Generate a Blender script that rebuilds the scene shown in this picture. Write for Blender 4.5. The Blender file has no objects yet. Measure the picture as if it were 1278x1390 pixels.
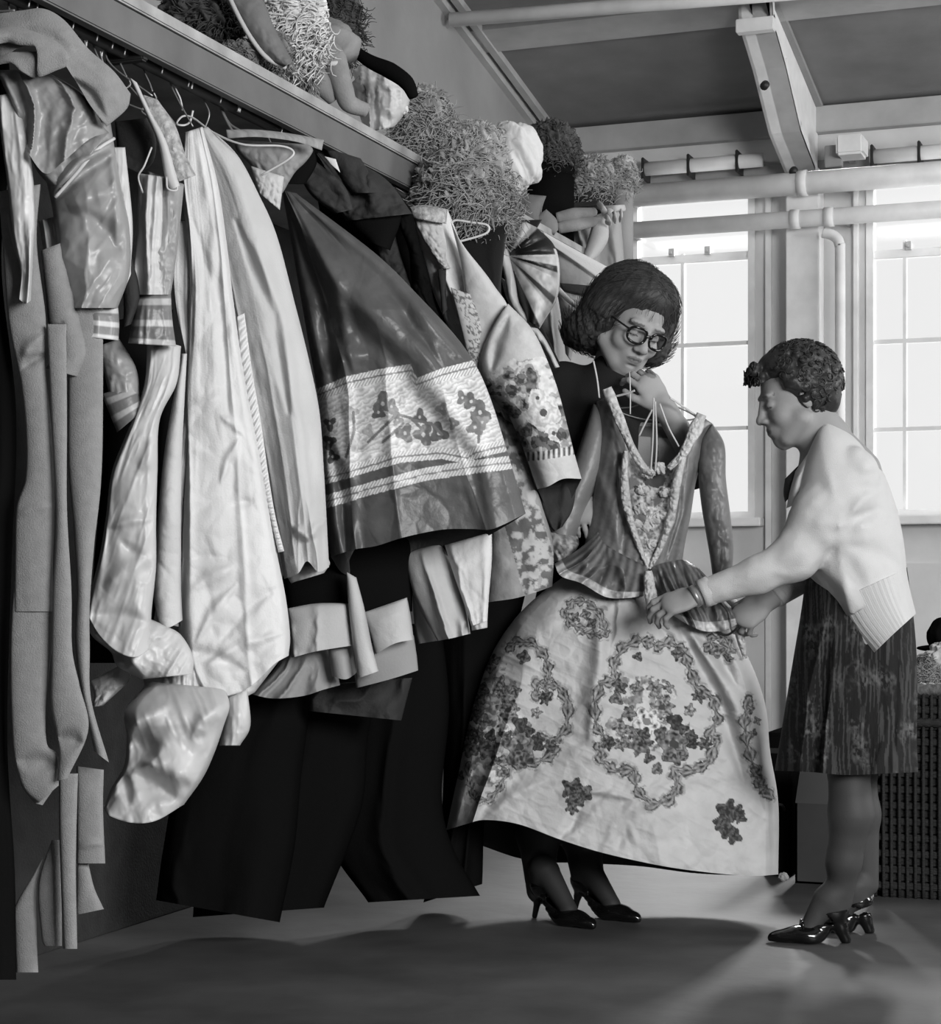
import bpy, bmesh, math, random
import numpy as np
from mathutils import Vector, Matrix

# ------------------------------------------------------------------ camera, world, light
F, H, YAW = 2600.0, 0.84, math.radians(20.7)
CS, SN = math.cos(YAW), math.sin(YAW)
SC = bpy.context.scene
COL = SC.collection
cam_d = bpy.data.cameras.new('camera'); cam = bpy.data.objects.new('camera', cam_d); COL.objects.link(cam)
cam.location = (0, 0, H); cam.rotation_euler = (math.pi/2, 0, YAW)
cam_d.sensor_fit = 'HORIZONTAL'; cam_d.sensor_width = 36; cam_d.lens = 36*F/1278
cam_d.shift_y = 105/1278; cam_d.clip_start = .05
SC.camera = cam
SC.view_settings.view_transform = 'Standard'; SC.view_settings.look = 'None'
SC.view_settings.gamma = 1; SC.view_settings.use_curve_mapping = False
SC.view_settings.exposure = 0.0
wd = bpy.data.worlds.new('sky'); SC.world = wd; wd.use_nodes = True
wd.node_tree.nodes['Background'].inputs[0].default_value = (1, 1, 1, 1)
wd.node_tree.nodes['Background'].inputs[1].default_value = .95
def area(name, loc, target, sx, sy, power):
    d = bpy.data.lights.new(name, 'AREA'); d.shape = 'RECTANGLE'; d.size = sx; d.size_y = sy; d.energy = power
    o = bpy.data.objects.new(name, d); COL.objects.link(o); o.location = loc
    o.rotation_euler = (Vector(target)-Vector(loc)).to_track_quat('-Z', 'Y').to_euler()
    return o
KEY = area('side_window_light', (2.3, .6, 1.9), (-1.5, 4.2, 1.35), 2.0, 1.3, 265)
TOP = area('roof_light', (0.4, 5.2, 3.35), (-0.6, 5.0, 0), 1.6, 1.6, 12)
FAR = area('back_wall_fill_light', (2.85, 6.4, 1.9), (-2.0, 7.6, 1.3), 1.8, 1.3, 130)  # fill added out of view to brighten the back wall, not a window
BK1 = area('back_window_light', (-2.6, 12.0, 4.3), (-1.9, 5, 0.4), 1.6, .9, 500)
BK2 = area('far_window_light', (-0.6, 12.0, 4.3), (-1.0, 5, 0.4), 1.6, .9, 800)

# ------------------------------------------------------------------ helpers
def W(px, py, d):
    lat = (np.asarray(px, float)-639)/F*d; z = H-(np.asarray(py, float)-800)/F*d
    return np.stack(np.broadcast_arrays(lat*CS-d*SN, lat*SN+d*CS, z), -1)
def WV(px, py, d): return Vector(W(px, py, d).tolist())
RV = Vector((CS, SN, 0)); DV = Vector((-SN, CS, 0)); UV = Vector((0, 0, 1))
def dirv(r, i, u): return RV*r+DV*i+UV*u          # right, into the room, up
def onY(px, py, Y):
    k = (px-639)/F; d = Y/(k*SN+CS); return WV(px, py, d)
def onX(px, py, X):
    k = (px-639)/F; d = X/(k*CS-SN); return WV(px, py, d)
def mat(name, val, rough=.8, spec=.3, bump=0, bscale=200, var=0, vscale=8, sheen=0, metal=0, attr=False, stretch=None, coord='Object'):
    m = bpy.data.materials.new(name); m.use_nodes = True; nt = m.node_tree; b = nt.nodes['Principled BSDF']
    b.inputs['Base Color'].default_value = (val, val, val, 1); b.inputs['Roughness'].default_value = rough
    b.inputs['Specular IOR Level'].default_value = spec; b.inputs['Metallic'].default_value = metal
    if sheen: b.inputs['Sheen Weight'].default_value = sheen
    tc = nt.nodes.new('ShaderNodeTexCoord'); mp = nt.nodes.new('ShaderNodeMapping')
    nt.links.new(tc.outputs[coord], mp.inputs[0])
    if stretch: mp.inputs['Scale'].default_value = stretch
    src = None
    if attr:
        a = nt.nodes.new('ShaderNodeAttribute'); a.attribute_name = 'Tone'; src = a.outputs['Color']
    if var:
        n = nt.nodes.new('ShaderNodeTexNoise'); n.inputs['Scale'].default_value = vscale; n.inputs['Detail'].default_value = 5
        nt.links.new(mp.outputs[0], n.inputs['Vector'])
        mr = nt.nodes.new('ShaderNodeMapRange'); mr.inputs[1].default_value = .3; mr.inputs[2].default_value = .7
        mr.inputs[3].default_value = 1-var; mr.inputs[4].default_value = 1+var
        nt.links.new(n.outputs[0], mr.inputs[0])
        mx = nt.nodes.new('ShaderNodeVectorMath'); mx.operation = 'SCALE'
        if src: nt.links.new(src, mx.inputs[0])
        else: mx.inputs[0].default_value = (val, val, val)
        nt.links.new(mr.outputs[0], mx.inputs['Scale']); src = mx.outputs[0]
    if src: nt.links.new(src, b.inputs['Base Color'])
    if bump:
        n2 = nt.nodes.new('ShaderNodeTexNoise'); n2.inputs['Scale'].default_value = bscale; n2.inputs['Detail'].default_value = 4
        nt.links.new(mp.outputs[0], n2.inputs['Vector'])
        bp = nt.nodes.new('ShaderNodeBump'); bp.inputs['Strength'].default_value = bump; bp.inputs['Distance'].default_value = .004
        nt.links.new(n2.outputs[0], bp.inputs['Height']); nt.links.new(bp.outputs[0], b.inputs['Normal'])
    return m
M = {}
M['white'] = mat('white_cotton', .62, .85, .15, .25, 260, .05, 10)
M['white2'] = mat('pale_cotton', .5, .85, .15, .25, 260, .06, 10)
M['satin'] = mat('ivory_satin', .5, .42, .45, .1, 60, .08, 8)
M['satin_grey'] = mat('grey_satin', .27, .40, .5, .1, 70, .15, 8)
M['brocade'] = mat('brocade', .35, .45, .5, .9, 120, .35, 90)
M['wool'] = mat('grey_wool_felt', .25, .95, .05, .5, 420, .08, 60, sheen=.15)
M['wool_dark'] = mat('dark_wool', .10, .95, .05, .5, 420, .1, 60)
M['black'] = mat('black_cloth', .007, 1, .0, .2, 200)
M['velvet'] = mat('black_velvet', .012, .9, .1, .3, 200, sheen=.05)
M['dark'] = mat('charcoal_cloth', .035, .85, .2, .4, 160, .2, 20)
M['tone'] = mat('printed_cloth', .5, .75, .2, .2, 200, .05, 14, attr=True)
M['tone_satin'] = mat('taffeta', .3, .42, .45, .25, 90, .08, 20, attr=True)
M['skin'] = mat('skin', .34, .6, .3, .1, 300, .04, 12, attr=True)
M['knit'] = mat('white_knit', .54, .95, .1, .5, 500, .02, 30)
M['sweater'] = mat('dark_knit', .022, .95, .1, .5, 500)
M['hair'] = mat('dark_hair', .04, .6, .4, .5, 90, .3, 50)
M['hair_black'] = mat('curly_black_hair', .02, .5, .45, .5, 90, .3, 50)
M['patent'] = mat('black_patent_leather', .006, .12, .6)
M['metal'] = mat('steel_wire', .3, .4, .5, metal=.6)
M['wirewhite'] = mat('white_coated_wire', .6, .5, .4)
M['wood'] = mat('hanger_wood', .3, .6, .3, .2, 60, .25, 30, stretch=(1, 8, 1))
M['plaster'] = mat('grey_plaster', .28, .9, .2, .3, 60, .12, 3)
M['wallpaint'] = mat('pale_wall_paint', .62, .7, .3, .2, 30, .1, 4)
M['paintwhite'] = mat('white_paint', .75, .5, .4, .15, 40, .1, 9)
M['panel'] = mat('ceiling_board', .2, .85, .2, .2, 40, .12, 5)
M['batten'] = mat('ceiling_batten', .4, .7, .3, .2, 40, .1, 9)
M['shelfw'] = mat('shelf_board', .13, .75, .3, .2, 50, .15, 8)
M['shelfedge'] = mat('shelf_lit_edge', .34, .75, .3, .3, 50, .25, 12)  # paler than the board: the lit edge is put into the colour
M['floor'] = mat('worn_concrete_floor', .07, .6, .35, .35, 18, .3, 4)
M['iron'] = mat('black_iron', .02, .5, .4)
M['wicker'] = mat('dark_wicker', .025, .7, .3, 1, 60, .4, 60, stretch=(1, 1, 6))
M['card'] = mat('brown_card', .05, .85, .2, .1, 40, .1, 6)

def link(o, parent=None):
    COL.objects.link(o)
    if parent is not None:
        o.parent = parent
        p = parent; loc = Vector(p.location)
        while p.parent is not None: p = p.parent; loc += Vector(p.location)
        o.matrix_parent_inverse = Matrix.Translation(-Vector(parent.location) if parent.parent is None else Vector((0, 0, 0)))
    return o
def thing(name, label, cat, loc, group=None):
    o = bpy.data.objects.new(name, None); COL.objects.link(o); o.location = loc; o.empty_display_size = .05
    tag(o, label, cat, group); return o
def tag(o, label, cat, group=None):
    o['label'] = label; o['category'] = cat
    if group: o['group'] = group
    return o
def struct(o): o['kind'] = 'structure'; return o
def npmesh(name, V, Fq, m, parent=None, tone=None, smooth=True):
    me = bpy.data.meshes.new(name); me.from_pydata(np.asarray(V).tolist(), [], [tuple(int(i) for i in f) for f in Fq]); 
    if smooth: me.polygons.foreach_set('use_smooth', [True]*len(me.polygons))
    if tone is not None:
        a = me.attributes.new('Tone', 'FLOAT_COLOR', 'POINT')
        t = np.asarray(tone, float); c = np.stack([t, t, t, np.ones_like(t)], -1)
        a.data.foreach_set('color', c.ravel())
    me.materials.append(m); me.update()
    return link(bpy.data.objects.new(name, me), parent)
def bmobj(name, bm, m, parent=None, smooth=False):
    me = bpy.data.meshes.new(name); bmesh.ops.recalc_face_normals(bm, faces=bm.faces); bm.to_mesh(me); bm.free()
    me.materials.append(m)
    if smooth: me.polygons.foreach_set('use_smooth', [True]*len(me.polygons))
    return link(bpy.data.objects.new(name, me), parent)
def box(name, lo, hi, m, parent=None, bev=.003):
    bm = bmesh.new(); bmesh.ops.create_cube(bm, size=1)
    lo = Vector(lo); hi = Vector(hi)
    for v in bm.verts: v.co = Vector(((lo[i]+hi[i])/2+v.co[i]*(hi[i]-lo[i]) for i in range(3)))
    if bev: bmesh.ops.bevel(bm, geom=bm.edges[:], offset=bev, segments=2, affect='EDGES')
    return bmobj(name, bm, m, parent)
def addbox(bm, lo, hi, rot=None):
    r = bmesh.ops.create_cube(bm, size=1)['verts']
    lo = Vector(lo); hi = Vector(hi)
    for v in r: v.co = Vector(((lo[i]+hi[i])/2+v.co[i]*(hi[i]-lo[i]) for i in range(3)))

# ---- noise in numpy
_rs = np.random.RandomState(7); _T = _rs.rand(256, 256); _T2 = _rs.rand(256, 256, 2)
def vnoise(x, y, s=0):
    x = np.asarray(x, float)+s*17.3; y = np.asarray(y, float)+s*9.7
    xi = np.floor(x).astype(int); yi = np.floor(y).astype(int); fx = x-xi; fy = y-yi
    fx = fx*fx*fx*(fx*(fx*6-15)+10); fy = fy*fy*fy*(fy*(fy*6-15)+10)
    a = _T[xi & 255, yi & 255]; b = _T[(xi+1) & 255, yi & 255]; c = _T[xi & 255, (yi+1) & 255]; d = _T[(xi+1) & 255, (yi+1) & 255]
    return (a*(1-fx)+b*fx)*(1-fy)+(c*(1-fx)+d*fx)*fy
def fbm(x, y, s=0, o=4):
    r = 0; a = .5
    for i in range(o): r = r+a*(vnoise(x*2**i, y*2**i, s+i)-.5)*2; a *= .5
    return r
def ridge(x, y, s=0, o=3):
    r = 0; a = .6
    for i in range(o): r = r+a*(1-np.abs(vnoise(x*2**i, y*2**i, s+i)*2-1))**2; a *= .45
    return r
def worley(x, y, s=0):
    x = np.asarray(x, float)+s*31.7; y = np.asarray(y, float)+s*11.1
    xi = np.floor(x).astype(int); yi = np.floor(y).astype(int); d1 = np.full(x.shape, 9.); d2 = d1.copy()
    for i in (-1, 0, 1):
        for j in (-1, 0, 1):
            p = _T2[(xi+i) & 255, (yi+j) & 255]
            d = np.hypot(xi+i+p[..., 0]-x, yi+j+p[..., 1]-y)
            d2 = np.where(d < d1, d1, np.minimum(d2, d)); d1 = np.minimum(d1, d)
    return d1, d2
def crumple(x, y, s=0):
    wx = x+fbm(x*.7, y*.7, s+3)*.5; wy = y+fbm(x*.7+9, y*.7, s+4)*.5
    a, b = worley(wx, wy, s); c, d = worley(wx*2.1, wy*2.1, s+5)
    return (b-a)*.8+(d-c)*.35
def curve(pts, n, smooth=True):
    P = np.array([list(p)+[0]*(3-len(p)) for p in pts], float)
    if len(P) == 1: return np.repeat(P, n, 0)
    t = np.linspace(0, len(P)-1, n); i = np.minimum(t.astype(int), len(P)-2); f = (t-i)[:, None]
    if not smooth or len(P) < 3: return P[i]*(1-f)+P[i+1]*f
    Q = np.vstack([2*P[0]-P[1], P, 2*P[-1]-P[-2]])
    a, b, c, d = Q[i], Q[i+1], Q[i+2], Q[i+3]
    return .5*((2*b)+(c-a)*f+(2*a-5*b+4*c-d)*f**2+(3*b-a-3*c+d)*f**3)
def dpoly(px, py, poly):
    """distance to a polyline, side sign and running parameter"""
    P = np.array(poly, float); best = np.full(np.shape(px), 1e9); sg = np.zeros(np.shape(px)); tt = np.zeros(np.shape(px))
    for k in range(len(P)-1):
        a, b = P[k], P[k+1]; e = b-a; L2 = max(e@e, 1e-9)
        t = np.clip(((px-a[0])*e[0]+(py-a[1])*e[1])/L2, 0, 1)
        dx = px-a[0]-t*e[0]; dy = py-a[1]-t*e[1]; d = np.hypot(dx, dy); s = np.sign(e[0]*dy-e[1]*dx)
        m = d < best; best = np.where(m, d, best); sg = np.where(m, s, sg); tt = np.where(m, (k+t)/(len(P)-1), tt)
    return best, sg, tt

def sheet(name, L, R, d, m, parent=None, T=None, B=None, back=None, bulge=.03, bthick=.02, folds=(), creases=(), steps=(),
          wr=0, wrs=60, wrx=1., wry=1., rd=0, rds=(20, 90), tone=None, btone=.1, step=2.2, closed=False, seed=1, dfun=None, topth=.35, smooth=True, angle=0):
    """a piece of cloth with a front and a back, outlined by four edges"""
    h = max(abs(R[i][0]-L[i][0])+abs(R[i][1]-L[i][1]) for i in range(len(L)))
    v_ = sum(math.dist(L[i][:2], L[i+1][:2]) for i in range(len(L)-1)); v2 = sum(math.dist(R[i][:2], R[i+1][:2]) for i in range(len(R)-1))
    nu = int(max(10, min(420, h/step))); nv = int(max(6, min(420, max(v_, v2)/step)))
    u = np.linspace(0, 1, nu)[None, :, None]; v = np.linspace(0, 1, nv)[:, None, None]
    Lc = curve(L, nv, smooth)[:, None]; Rc = curve(R, nv, smooth)[:, None]
    base = (1-u)*Lc+u*Rc
    def coons(Tp, Bp):
        S = base.copy()
        if Tp is not None: Tc = curve([L[0]]+list(Tp)+[R[0]], nu)[None]; S = S+(1-v)*(Tc-((1-u)*Lc[0]+u*Rc[0])[:1])
        if Bp is not None: Bc = curve([L[-1]]+list(Bp)+[R[-1]], nu)[None]; S = S+v**2*(Bc-((1-u)*Lc[-1]+u*Rc[-1])[:1])
        return S
    S = coons(T, B); px, py, dd = S[..., 0], S[..., 1], S[..., 2]
    U = np.broadcast_to(u[..., 0], px.shape); V = np.broadcast_to(v[..., 0], px.shape)
    e = np.sqrt(np.clip(1-(2*U-1)**2, 0, 1)); th = topth+(1-topth)*np.sqrt(np.clip(V*3, 0, 1))
    off = bulge*e*th
    ee = np.clip(e*2.2, 0, 1)
    for f in folds:      # (count, amp, phase, shear, power, seed)
        n, a, ph, sh, pw = f[:5]
        w = (U+sh*V+ph)*n*1.25+.5*fbm(U*n*1.1+n, V*1.6, seed+int(n*3)); k = vnoise(w, V*.75+ph*7, seed+int(n*5)+2)
        off = off+ee*a*V**pw*(1.5*(1-np.abs(2*k-1))**1.3+.3*(vnoise(w*2.3, V*1.1, seed+9)-.5))
    if m in (M['satin'], M['satin_grey']) and wr: rd = max(rd, wr*1.1); rds = (wrs*.6, wrs*2.2); wr = wr*.35
    if angle:
        ca, sa = math.cos(math.radians(angle)), math.sin(math.radians(angle)); qx, qy = px*ca+py*sa, -px*sa+py*ca
    else: qx, qy = px, py
    if wr: off = off+wr*crumple(qx/wrs*wrx, qy/wrs*wry, seed)*ee*(.55+.8*V)
    if rd: off = off+rd*ridge(qx/rds[0], qy/rds[1], seed)*ee
    for c in creases:    # (x0,y0,x1,y1,amp,width)
        x0, y0, x1, y1, a, w = c
        D, sg, t = dpoly(px, py, [(x0, y0), ((x0+x1)/2+(y1-y0)*.06, (y0+y1)/2-(x1-x0)*.06), (x1, y1)])
        off = off+a*np.exp(-(D/(w*(.5+np.sin(np.pi*np.clip(t, .02, .98)))))**2)*np.clip(4*t*(1-t)+.25, 0, 1)
    for poly, a, w in steps:
        D, sg, t = dpoly(px, py, poly); fade = np.clip(t*6, 0, 1) if t.any() else 1
        off = off+a*(1/(1+np.exp(-np.clip(sg*D/w, -30, 30))))*fade
    dep = d+dd-off
    if dfun: dep = dep+dfun(U, V, px, py)
    FV = W(px, py, dep).reshape(-1, 3)
    S2 = coons(T, back if back is not None else B)
    e2 = e[:, 1:-1]
    dep2 = (d+S2[..., 2])[:, 1:-1]+bthick*e2*th[:, 1:-1]
    if dfun: dep2 = dep2+dfun(U, V, px, py)[:, 1:-1]
    BV = W(S2[:, 1:-1, 0], S2[:, 1:-1, 1], dep2).reshape(-1, 3)
    Fi = np.arange(nu*nv).reshape(nv, nu); Bi = (nu*nv+np.arange((nu-2)*nv)).reshape(nv, nu-2)
    Bf = np.hstack([Fi[:, :1], Bi, Fi[:, -1:]])
    def q(a): return np.stack([a[:-1, :-1], a[1:, :-1], a[1:, 1:], a[:-1, 1:]], -1).reshape(-1, 4)
    fs = [q(Fi), q(Bf[:, ::-1])]
    fs.append(np.stack([Fi[0, :-1], Fi[0, 1:], Bf[0, 1:], Bf[0, :-1]], -1)[1:-1])
    fl = [tuple(f) for f in np.vstack(fs)]
    if closed:
        fl += [tuple(f) for f in np.stack([Fi[-1, 1:], Fi[-1, :-1], Bf[-1, :-1], Bf[-1, 1:]], -1)[1:-1]]
    tn = None
    if tone is not None:
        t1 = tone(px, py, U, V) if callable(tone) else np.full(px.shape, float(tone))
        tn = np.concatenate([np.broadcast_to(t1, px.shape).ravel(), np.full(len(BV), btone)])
    return npmesh(name, np.vstack([FV, BV]), fl, m, parent, tn)

def tube(name, pts, rad, m, parent=None, n=12, seg=None, fold=None, flat=1, tone=None, fv=None, build=True, cap=True):
    """round tube through world points"""
    P = curve([tuple(p) for p in pts], seg or max(8, 5*len(pts))); R = np.interp(np.linspace(0, 1, len(P)), np.linspace(0, 1, len(rad)), rad) if hasattr(rad, '__len__') else np.full(len(P), rad)
    Tn = np.gradient(P, axis=0); Tn /= np.linalg.norm(Tn, axis=1)[:, None]+1e-9
    a = np.array(fv if fv is not None else ((0, 0, 1) if abs(Tn[0][2]) < .8 else (0, 1, 0)), float); Vt = []
    th = np.linspace(0, 2*np.pi, n, endpoint=False)
    for i in range(len(P)):
        a = a-(a@Tn[i])*Tn[i]; a /= np.linalg.norm(a)+1e-9; b = np.cross(Tn[i], a)
        r = np.full(n, R[i])
        if fold: r = r*(1+fold(i/(len(P)-1), th))
        Vt.append(P[i]+r[:, None]*(np.cos(th)[:, None]*a+flat*np.sin(th)[:, None]*b))
    Vt = np.vstack(Vt); fs = []
    for i in range(len(P)-1):
        for j in range(n): fs.append((i*n+j, i*n+(j+1) % n, (i+1)*n+(j+1) % n, (i+1)*n+j))
    if cap: fs.append(tuple(range(n))[::-1]); fs.append(tuple((len(P)-1)*n+j for j in range(n)))
    if not build: return Vt, fs
    return npmesh(name, Vt, fs, m, parent, None if tone is None else np.full(len(Vt), tone))
def tubepx(name, pts, rad, m, parent=None, **k):
    return tube(name, [W(p[0], p[1], p[2]) for p in pts], rad, m, parent, **k)
def multi(name, parts, m, parent=None, tone=None):
    Vs, Fs, o = [], [], 0
    for V, f in parts:
        Vs.append(V); Fs += [tuple(i+o for i in q) for q in f]; o += len(V)
    return npmesh(name, np.vstack(Vs), Fs, m, parent, None if tone is None else np.full(o, tone))

# ---- organic bodies from smooth distance fields
class Field:
    def __init__(s, lo, hi, res):
        s.ax = [np.arange(lo[i], hi[i]+res, res) for i in range(3)]; s.res = res
        s.g = np.full([len(a) for a in s.ax], .5, np.float32)
    def _loc(s, lo, hi, mg):
        sl = []
        for i in range(3):
            a = np.searchsorted(s.ax[i], lo[i]-mg); b = np.searchsorted(s.ax[i], hi[i]+mg); sl.append(slice(max(a, 0), max(b, 0)))
        X, Y, Z = np.meshgrid(s.ax[0][sl[0]], s.ax[1][sl[1]], s.ax[2][sl[2]], indexing='ij')
        return tuple(sl), np.stack([X, Y, Z], -1)
    def _mix(s, sl, d, k, sub):
        a = s.g[sl]
        if a.size == 0: return
        if sub:
            d = -d; h = np.clip(.5-.5*(d-a)/k, 0, 1); s.g[sl] = d*(1-h)+a*h+k*h*(1-h)
        else:
            h = np.clip(.5+.5*(d-a)/k, 0, 1); s.g[sl] = d*(1-h)+a*h-k*h*(1-h)
    def cone(s, a, b, ra, rb, k=.01, sub=False):
        a = np.array(a, float); b = np.array(b, float); r = max(ra, rb)
        sl, P = s._loc(np.minimum(a, b)-r, np.maximum(a, b)+r, k+.02)
        e = b-a; t = np.clip(((P-a)@e)/max(e@e, 1e-12), 0, 1)
        s._mix(sl, np.linalg.norm(P-a-t[..., None]*e, axis=-1)-(ra+(rb-ra)*t), k, sub)
    def ell(s, c, r, k=.01, rot=None, sub=False):
        c = np.array(c, float); r = np.array(r, float); m = r.max()
        sl, P = s._loc(c-m, c+m, k+.02); Q = P-c
        if rot is not None: Q = Q@np.array(rot)      # columns are the local axes
        k0 = np.linalg.norm(Q/r, axis=-1); k1 = np.linalg.norm(Q/(r*r), axis=-1)+1e-9
        s._mix(sl, k0*(k0-1)/k1, k, sub)
    def mesh(s):
        g = s.g; neg = g < 0; n = np.array(g.shape)-1
        c = sum(neg[i:n[0]+i, j:n[1]+j, k:n[2]+k].astype(np.int8) for i in (0, 1) for j in (0, 1) for k in (0, 1))
        I = np.argwhere((c > 0) & (c < 8)); idx = np.full(n, -1, np.int64); idx[tuple(I.T)] = np.arange(len(I))
        acc = np.zeros((len(I), 3)); cnt = np.zeros(len(I))
        for ax in range(3):
            o = [a for a in range(3) if a != ax]
            for p in (0, 1):
                for q in (0, 1):
                    A = I.copy(); A[:, o[0]] += p; A[:, o[1]] += q; Bq = A.copy(); Bq[:, ax] += 1
                    ga = g[tuple(A.T)]; gb = g[tuple(Bq.T)]; mk = (ga < 0) != (gb < 0)
                    t = np.where(mk, ga/np.where(mk, ga-gb, 1), 0); pt = A.astype(float); pt[:, ax] += t
                    acc += pt*mk[:, None]; cnt += mk
        Vt = acc/cnt[:, None]*s.res+np.array([a[0] for a in s.ax])
        fs = []
        for ax in range(3):
            sl0 = [slice(1, -1)]*3; sl0[ax] = slice(0, -1); sl1 = [slice(1, -1)]*3; sl1[ax] = slice(1, None)
            na = neg[tuple(sl0)]; nb = neg[tuple(sl1)]; E = np.argwhere(na != nb)
            if not len(E): continue
            flip = na[tuple(E.T)]; E = E+1; E[:, ax] -= 1; o = [(ax+1) % 3, (ax+2) % 3]
            def cell(p, q):
                Z = E.copy(); Z[:, o[0]] -= p; Z[:, o[1]] -= q; return idx[tuple(Z.T)]
            Q = np.stack([cell(0, 0), cell(1, 0), cell(1, 1), cell(0, 1)], -1)
            Q[~flip] = Q[~flip][:, ::-1]; fs.append(Q)
        return Vt, np.vstack(fs)

# ------------------------------------------------------------------ the room
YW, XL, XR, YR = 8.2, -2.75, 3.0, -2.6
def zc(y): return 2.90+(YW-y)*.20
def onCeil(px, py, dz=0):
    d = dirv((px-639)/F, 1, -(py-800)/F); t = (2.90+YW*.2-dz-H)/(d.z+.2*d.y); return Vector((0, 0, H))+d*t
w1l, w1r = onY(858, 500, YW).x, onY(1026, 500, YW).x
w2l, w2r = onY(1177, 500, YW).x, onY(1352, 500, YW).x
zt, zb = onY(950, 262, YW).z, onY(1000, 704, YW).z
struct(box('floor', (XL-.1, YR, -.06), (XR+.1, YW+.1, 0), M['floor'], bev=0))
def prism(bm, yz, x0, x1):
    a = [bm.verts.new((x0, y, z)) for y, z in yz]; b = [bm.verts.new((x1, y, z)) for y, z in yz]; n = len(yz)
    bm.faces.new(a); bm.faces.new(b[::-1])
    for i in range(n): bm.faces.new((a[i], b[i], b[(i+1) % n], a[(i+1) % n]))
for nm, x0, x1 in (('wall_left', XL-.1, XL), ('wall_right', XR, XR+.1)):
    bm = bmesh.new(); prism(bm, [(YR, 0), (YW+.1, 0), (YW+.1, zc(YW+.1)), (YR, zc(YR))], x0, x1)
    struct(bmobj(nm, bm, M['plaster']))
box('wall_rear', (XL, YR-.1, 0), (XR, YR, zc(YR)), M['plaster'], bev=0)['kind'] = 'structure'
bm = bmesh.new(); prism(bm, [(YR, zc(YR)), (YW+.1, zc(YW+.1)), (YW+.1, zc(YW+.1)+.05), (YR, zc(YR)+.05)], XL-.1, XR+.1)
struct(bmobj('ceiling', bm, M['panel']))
bm = bmesh.new()
for lo, hi in (((XL, 0), (XR, zb)), ((XL, zt), (XR, zc(YW))), ((XL, zb), (w1l, zt)), ((w1r, zb), (w2l, zt)), ((w2r, zb), (XR, zt))):
    addbox(bm, (lo[0], YW, lo[1]), (hi[0], YW+.1, hi[1]))
struct(bmobj('wall_back', bm, M['wallpaint']))
glass = bpy.data.materials.new('dusty_window_glass'); glass.use_nodes = True; nt = glass.node_tree
nt.nodes.remove(nt.nodes['Principled BSDF'])
ms = nt.nodes.new('ShaderNodeMixShader'); tr = nt.nodes.new('ShaderNodeBsdfTransparent'); gl = nt.nodes.new('ShaderNodeBsdfGlossy')
gl.inputs['Roughness'].default_value = .1; ms.inputs[0].default_value = .06
nt.links.new(tr.outputs[0], ms.inputs[1]); nt.links.new(gl.outputs[0], ms.inputs[2]); nt.links.new(ms.outputs[0], nt.nodes['Material Output'].inputs[0])
def window(nm, x0, x1, vm, hpx, pxr):
    bm = bmesh.new(); y0, y1 = YW-.015, YW+.05; w = .03
    addbox(bm, (x0, y0, zb), (x0+w, y1, zt)); addbox(bm, (x1-w, y0, zb), (x1, y1, zt))
    addbox(bm, (x0+w, y0+.002, zt-w), (x1-w, y1-.002, zt)); addbox(bm, (x0+w, y0+.002, zb), (x1-w, y1-.002, zb+w))
    for v in vm: addbox(bm, (v-.007, YW+.01, zb), (v+.007, YW+.03, zt-.26))
    for k, py in enumerate(hpx):
        z = onY(pxr, py, YW).z; hw = .017 if k == 0 else .008
        addbox(bm, (x0, YW+.005, z-hw), (x1, YW+.03, z+hw))
    o = struct(bmobj(nm, bm, M['paintwhite']))
    g = box('glass', (x0+.01, YW+.034, zb+.01), (x1-.01, YW+.038, zt-.01), glass, o, bev=0)
    bm = bmesh.new()
    for t in (.33, .62):
        xx = x0+(x1-x0)*t; z = onY(pxr, hpx[0], YW).z
        addbox(bm, (xx-.012, YW-.012, z+.01), (xx+.012, YW+.012, z+.045)); addbox(bm, (xx-.004, YW-.03, z+.02), (xx+.004, YW, z+.03))
    bmobj('window_catch', bm, M['batten'], o)
    s = box('window_sill', (x0-.04, YW-.1, zb-.035), (x1+.04, YW+.02, zb), M['paintwhite'], o)
    return o
window('window_1', w1l, w1r, [onY(926, 500, YW).x], (349, 467, 582), 960)
window('window_2', w2l, w2r, [onY(1228, 500, YW).x, onY(1290, 500, YW).x], (343, 462, 582), 1228)
# roller blinds over the windows
for k, (a, b, py) in enumerate(((872, 1036, 230), (1182, 1352, 213))):
    A, B_ = onY(a, py, YW-.09), onY(b, py, YW-.09); B_.z = A.z
    t = thing('roller_blind', ('rolled-up white blind over the left window' if k == 0 else 'rolled-up white blind over the right window, cut by the frame edge'), 'blind', A, 'rolled window blinds')
    tube('roll', [A, B_], .03, M['paintwhite'], t, n=20, seg=2)
    for q in (.02, .4, .8):
        C_ = A.lerp(B_, q); box('bracket', C_+Vector((-.006, -.035, -.05)), C_+Vector((.006, .09, .045)), M['iron'], t)
# trim: wall plate, darker board painted as the recess's shade, battens on the ceiling
zz = zc(YW)
box('trim_1', (XL, YW-.06, zz-.115), (XR, YW, zz-.005), M['batten'])['kind'] = 'structure'
box('trim_2', (XL, YW-.012, zt+.02), (XR, YW, zt+.1), M['plaster'])['kind'] = 'structure'
def ceil_strip(nm, px, py0, py1, dz, m):
    a, b = onCeil(px, py0), onCeil(px, py1); bm = bmesh.new()
    y0, y1 = min(a.y, b.y), max(a.y, b.y)
    prism(bm, [(y0, zc(y0)-dz), (y1, zc(y1)-dz), (y1, zc(y1)), (y0, zc(y0))], XL, XR)
    return struct(bmobj(nm, bm, m))
ceil_strip('trim_3', 840, 14, 46, .02, M['batten'])
bm = bmesh.new()
for x0, x1, dz in ((XL, XL+.03, .05), (XL+.05, XL+.08, .03)):
    prism(bm, [(YR, zc(YR)-dz), (YW, zc(YW)-dz), (YW, zc(YW)), (YR, zc(YR))], x0, x1)
struct(bmobj('trim_4', bm, M['batten']))
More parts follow.
